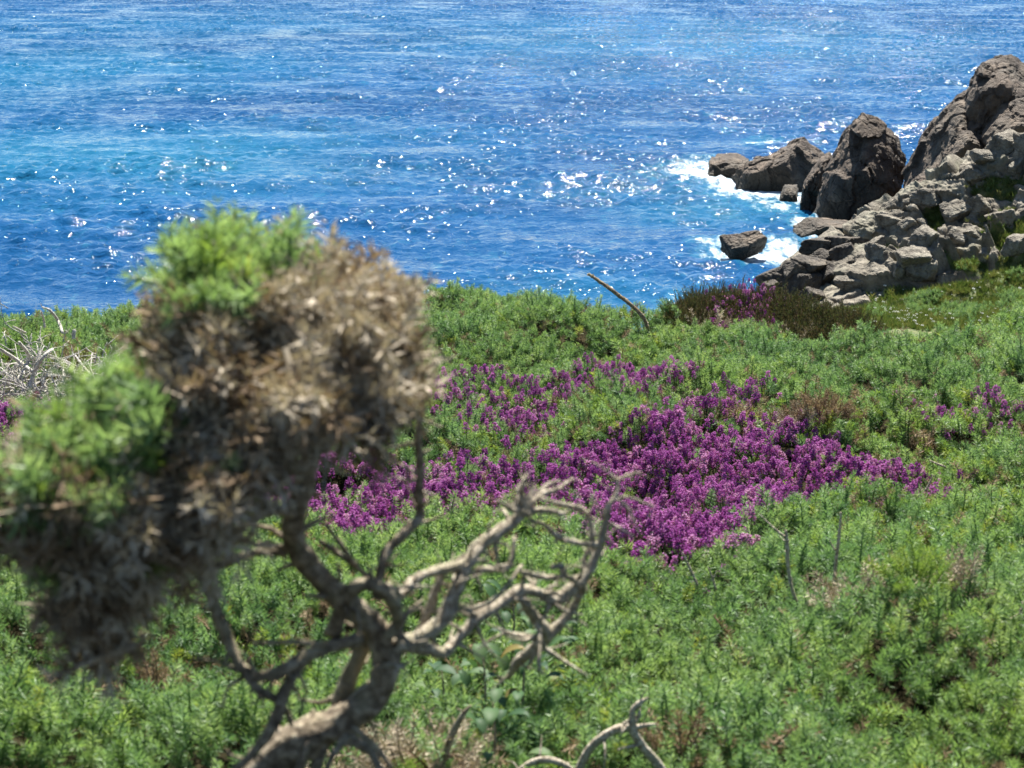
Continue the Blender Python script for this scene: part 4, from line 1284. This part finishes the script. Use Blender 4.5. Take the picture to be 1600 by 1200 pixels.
# knobbly dry stem leaning out over the sea
def dry_stem():
    b_ = gpos(1006, 512)
    root = empty('dry_stick', b_, label='knobbly dry brown stick leaning out against the sea', category='stick')
    d0 = b_[1]
    P = [at(px, py, d0 + k) - b_ for px, py, k in ((1012, 512, 0), (1004, 494, 0), (985, 476, .02), (962, 458, .04), (940, 442, .06), (919, 428, .08))]
    w = d0 / FPX
    mb = MB(); tube(mb, P, [3.2 * w, 3.2 * w, 3 * w, 3 * w, 2.8 * w, 2 * w], 7, 0, .35, 5, 6)
    obj('stem', mb.mesh('stem', [M_stick], True), root)
    rr = np.random.default_rng(4)
    C = catmull(np.array(P), 9)
    mb = MB()
    for c_ in C:
        for k in range(4):
            spike(mb, c_, unit(rr.normal(size=3) + [-.4, 0, .5]), .014, .004)
    obj('dry_bracts', mb.mesh('dry_bracts', [M_tan]), root, kind='stuff')
dry_stem()

# tangle of bleached dead gorse branches by the left edge
def tangle():
    r = np.random.default_rng(12)
    b_ = gpos(60, 615)
    root = empty('dead_gorse', b_, label='sprawling tangle of bleached dead gorse branches', category='dead bush')
    d0 = b_[1]
    k_ = d0 / FPX
    fixed = [[(25, 600, 7), (45, 560, 7), (30, 535, 5)], [(45, 610, 9), (55, 580, 8), (70, 555, 6), (82, 546, 5)], [(100, 590, 5), (98, 575, 4), (92, 560, 3)], [(98, 520, 5), (90, 500, 5), (78, 485, 4), (66, 480, 3)], [(115, 530, 6), (116, 515, 6)], [(0, 545, 5), (30, 565, 6), (50, 580, 6)], [(145, 590, 5), (128, 570, 5), (118, 556, 4)], [(70, 512, 4), (68, 498, 3), (64, 486, 3)], [(40, 520, 4), (20, 510, 3)]]
    for i, run in enumerate(fixed):
        part_tube('branch', [tuple(q) + (r.uniform(-.1, .1),) for q in run], root, b_, M_bleach, .15, 780 + i, lambda px, py: d0, 6)
    for i in range(260):
        px = r.uniform(-60, 175); py = 626 - abs(r.normal()) * 30 - 10 * (px < 60)
        g = to_ground(px, py + 14)[0]
        a = r.uniform(0, 6.28); L = r.uniform(.05, .18)
        p0 = np.array([g[0], g[1], canopy(g[0], g[1]) + r.uniform(-.02, .05)]) - b_
        d = unit([math.cos(a), math.sin(a) * .7, r.uniform(.1, .9)])
        p1 = p0 + d * L * .5 + r.normal(size=3) * .015
        p2 = p0 + d * L + r.normal(size=3) * .03
        mb = MB(); tube(mb, [p0, p1, p2], [.0030, .0022, .0009], 5, 0, .1, i, 3)
        for q in range(2):
            t_ = r.uniform(.3, .9); c_ = p0 + (p2 - p0) * t_
            e_ = c_ + unit(d + r.normal(size=3) * .7) * L * .35
            tube(mb, [c_, (c_ + e_) / 2 + r.normal(size=3) * .004, e_], [.002, .0016, .0008], 4, 0, 0, 0, 2)
        obj('branch', mb.mesh('branch', [M_bleach], True), root)
tangle()

# small bushes that stand out from the carpet
def tuft_bush(name, px, py, n, rad, h, protos, label, cat, seed, scale=1.0, part='sprig', flat=1.0):
    r = np.random.default_rng(seed)
    b_ = gpos(px, py)
    root = empty(name, b_, label=label, category=cat)
    for i in range(n):
        a = r.uniform(0, 6.28); q = math.sqrt(r.uniform()) * rad
        z = h * (1 - (q / rad) ** 2) * r.uniform(.2, 1.0)
        d = Vector((math.cos(a) * q / rad * 1.1, math.sin(a) * q / rad * 1.1, 1.0 * flat)) + Vector(r.normal(size=3) * .25)
        o = obj(part, protos[r.integers(0, len(protos))], root)
        o.matrix_local = Matrix.Translation((math.cos(a) * q, math.sin(a) * q * .8, z - .03)) @ d.normalized().to_track_quat('Z', 'Y').to_matrix().to_4x4() @ Matrix.Scale(scale * r.uniform(.7, 1.25), 4)
    return root
YOUNG = [shoot(600 + i, .075, 54, .022, .0011, .6).mesh('sprig', [M_young]) for i in range(3)]
DRY = [shoot(610 + i, .075, 34, .022, .0013, .6).mesh('dry_sprig', [M_tan]) for i in range(3)]
DRYB = [shoot(620 + i, .070, 34, .018, .0012, .8).mesh('dry_sprig', [M_brown]) for i in range(3)]
tuft_bush('young_gorse', 1425, 975, 34, .042, .045, YOUNG, 'fresh yellow-green young gorse bush among darker gorse', 'bush', 81, .78)
tuft_bush('dry_gorse', 1352, 962, 34, .07, .03, DRY, 'straw-coloured dead gorse tuft touching the young yellow-green bush', 'dead bush', 82, .9, 'dry_sprig')
tuft_bush('dry_gorse', 1492, 945, 16, .04, .05, DRY, 'small straw tuft behind the young yellow-green bush', 'dead bush', 83, .9, 'dry_sprig')
tuft_bush('dead_gorse_clump', 1285, 682, 90, .075, .06, DRYB, 'rust-brown dead gorse clump beyond the wide heather', 'dead bush', 84, .8, 'dry_sprig')
tuft_bush('dead_gorse_clump', 1243, 684, 22, .03, .05, DRY, 'grey-white dead sprigs leaning against the rust-brown clump', 'dead bush', 85, .8, 'dry_sprig')
tuft_bush('dry_gorse', 1110, 512, 46, .11, .05, DRY, 'pale dead gorse tuft below the dark heather mound', 'dead bush', 86, .9, 'dry_sprig')
tuft_bush('dry_gorse', 1262, 510, 70, .16, .05, DRY, 'pale dead gorse strip right of the bright purple tuft', 'dead bush', 87, .9, 'dry_sprig')
tuft_bush('dry_gorse', 640, 1195, 80, .12, .04, DRY, 'matted straw litter of dead gorse under the old bush', 'dead bush', 88, .9, 'dry_sprig', .5)
tuft_bush('brown_gorse', 240, 1040, 22, .05, .05, DRYB, 'small brown dead gorse tuft below the hanging crown', 'dead bush', 89, .9, 'dry_sprig')
tuft_bush('brown_gorse', 1075, 1170, 16, .045, .03, DRYB, 'small rust tuft beside the forked pale dead branch', 'dead bush', 90, .9, 'dry_sprig')

# broad-leaved seedlings with glossy leaves under the bush
def leaf_mesh(seed):
    r = np.random.default_rng(seed)
    L, w = .042, .0115
    V = [(0, 0, 0)]; F = []
    prof = [(.12, .45), (.3, .9), (.5, 1), (.72, .8), (.9, .4)]
    for t_, k in prof:
        z = .010 * math.sin(t_ * 2.6) - .006 * t_
        V += [(-w * k, t_ * L, z + .003), (0, t_ * L, z - .001), (w * k, t_ * L, z + .003)]
    V.append((0, L, -.006))
    F += [[0, 2, 1], [0, 3, 2]]
    for i in range(4):
        a = 1 + i * 3
        F += [[a, a + 1, a + 4, a + 3], [a + 1, a + 2, a + 5, a + 4]]
    F += [[13, 14, 16], [14, 15, 16]]
    return mesh('leaf', V, F, M_glossy, True)
LEAF = [leaf_mesh(i) for i in range(2)]
def broadleaf(px, py, n, label, seed, h=.09):
    r = np.random.default_rng(seed)
    b_ = gpos(px, py)
    root = empty('broadleaf_plant', b_, label=label, category='plant')
    mb = MB(); tube(mb, [(0, 0, -.06), (.004, 0, h * .4), (0, .004, h)], [.0025, .002, .001], 5, 0, 0, 0, 2)
    obj('stem', mb.mesh('stem', [M_bark], True), root)
    for i in range(n):
        a = i * 2.4 + r.normal() * .3; t_ = (i + 1) / n
        o = obj('leaf', LEAF[i % 2], root)
        rad = .03 * (1.2 - t_) + r.uniform(0, .03)
        o.matrix_local = Matrix.Translation((math.cos(a) * rad, math.sin(a) * rad, h * t_)) @ Matrix.Rotation(a - math.pi / 2, 4, 'Z') @ Matrix.Rotation(r.uniform(-.2, .8), 4, 'X') @ Matrix.Scale(r.uniform(.65, 1.15), 4)
for i, (px, py, n, lab) in enumerate([(815, 1105, 18, 'glossy broad-leaved seedling by the lowest bare branch tip'), (690, 1075, 9, 'glossy broad-leaved plant right beside the old gorse trunk'), (800, 1000, 10, 'glossy round-leaved plant framed by the forked bare branches'),
                                      (755, 1120, 9, 'small glossy plant between the trunk and the seedling'), (770, 1190, 8, 'glossy seedling above the low arched dead branch'), (845, 1030, 10, 'little glossy plant touching the bare branch elbow')]):
    broadleaf(px, py, n, lab, 850 + i)

# upright shoots that stand above the carpet
UP = [shoot(640 + i, .12, 110, .0185, .0012, .95, (0, 1), .75).mesh('gorse_shoot', [M_gorse, M_gorse_tip]) for i in range(3)]
def uprights():
    r = np.random.default_rng(50)
    spots = [(1010, 985), (1100, 1010), (1186, 940), (1388, 812), (1535, 850), (1583, 838), (1318, 815), (1246, 1010), (1420, 850), (940, 1000), (1470, 1010), (1300, 1070), (1180, 1080), (1530, 1060), (330, 950), (540, 1000), (1500, 905), (1345, 870), (880, 1130)]
    for k in range(70):
        spots.append((r.uniform(640, 1600), 480 + 420 * r.uniform() ** 1.3))
    heath = [P for P, l, d in HP.values()]
    for px, py in spots:
        g = to_ground(px, py)[0]
        if any(poly_sd(np.array([g[0]]), np.array([g[1]]), P)[0] > -.05 for P in heath): continue
        z = canopy(g[0], g[1])
        o = obj('gorse_shoot', UP[r.integers(0, 3)], None, (g[0], g[1], z - .06), label='dark upright gorse shoot standing above the green carpet', category='gorse shoot', group='upright gorse shoots above the carpet')
        o.rotation_euler = (r.normal() * .1, r.normal() * .1, r.uniform(0, 6.28))
        q = r.uniform(.75, 1.05); o.scale = (q, q, q)
uprights()
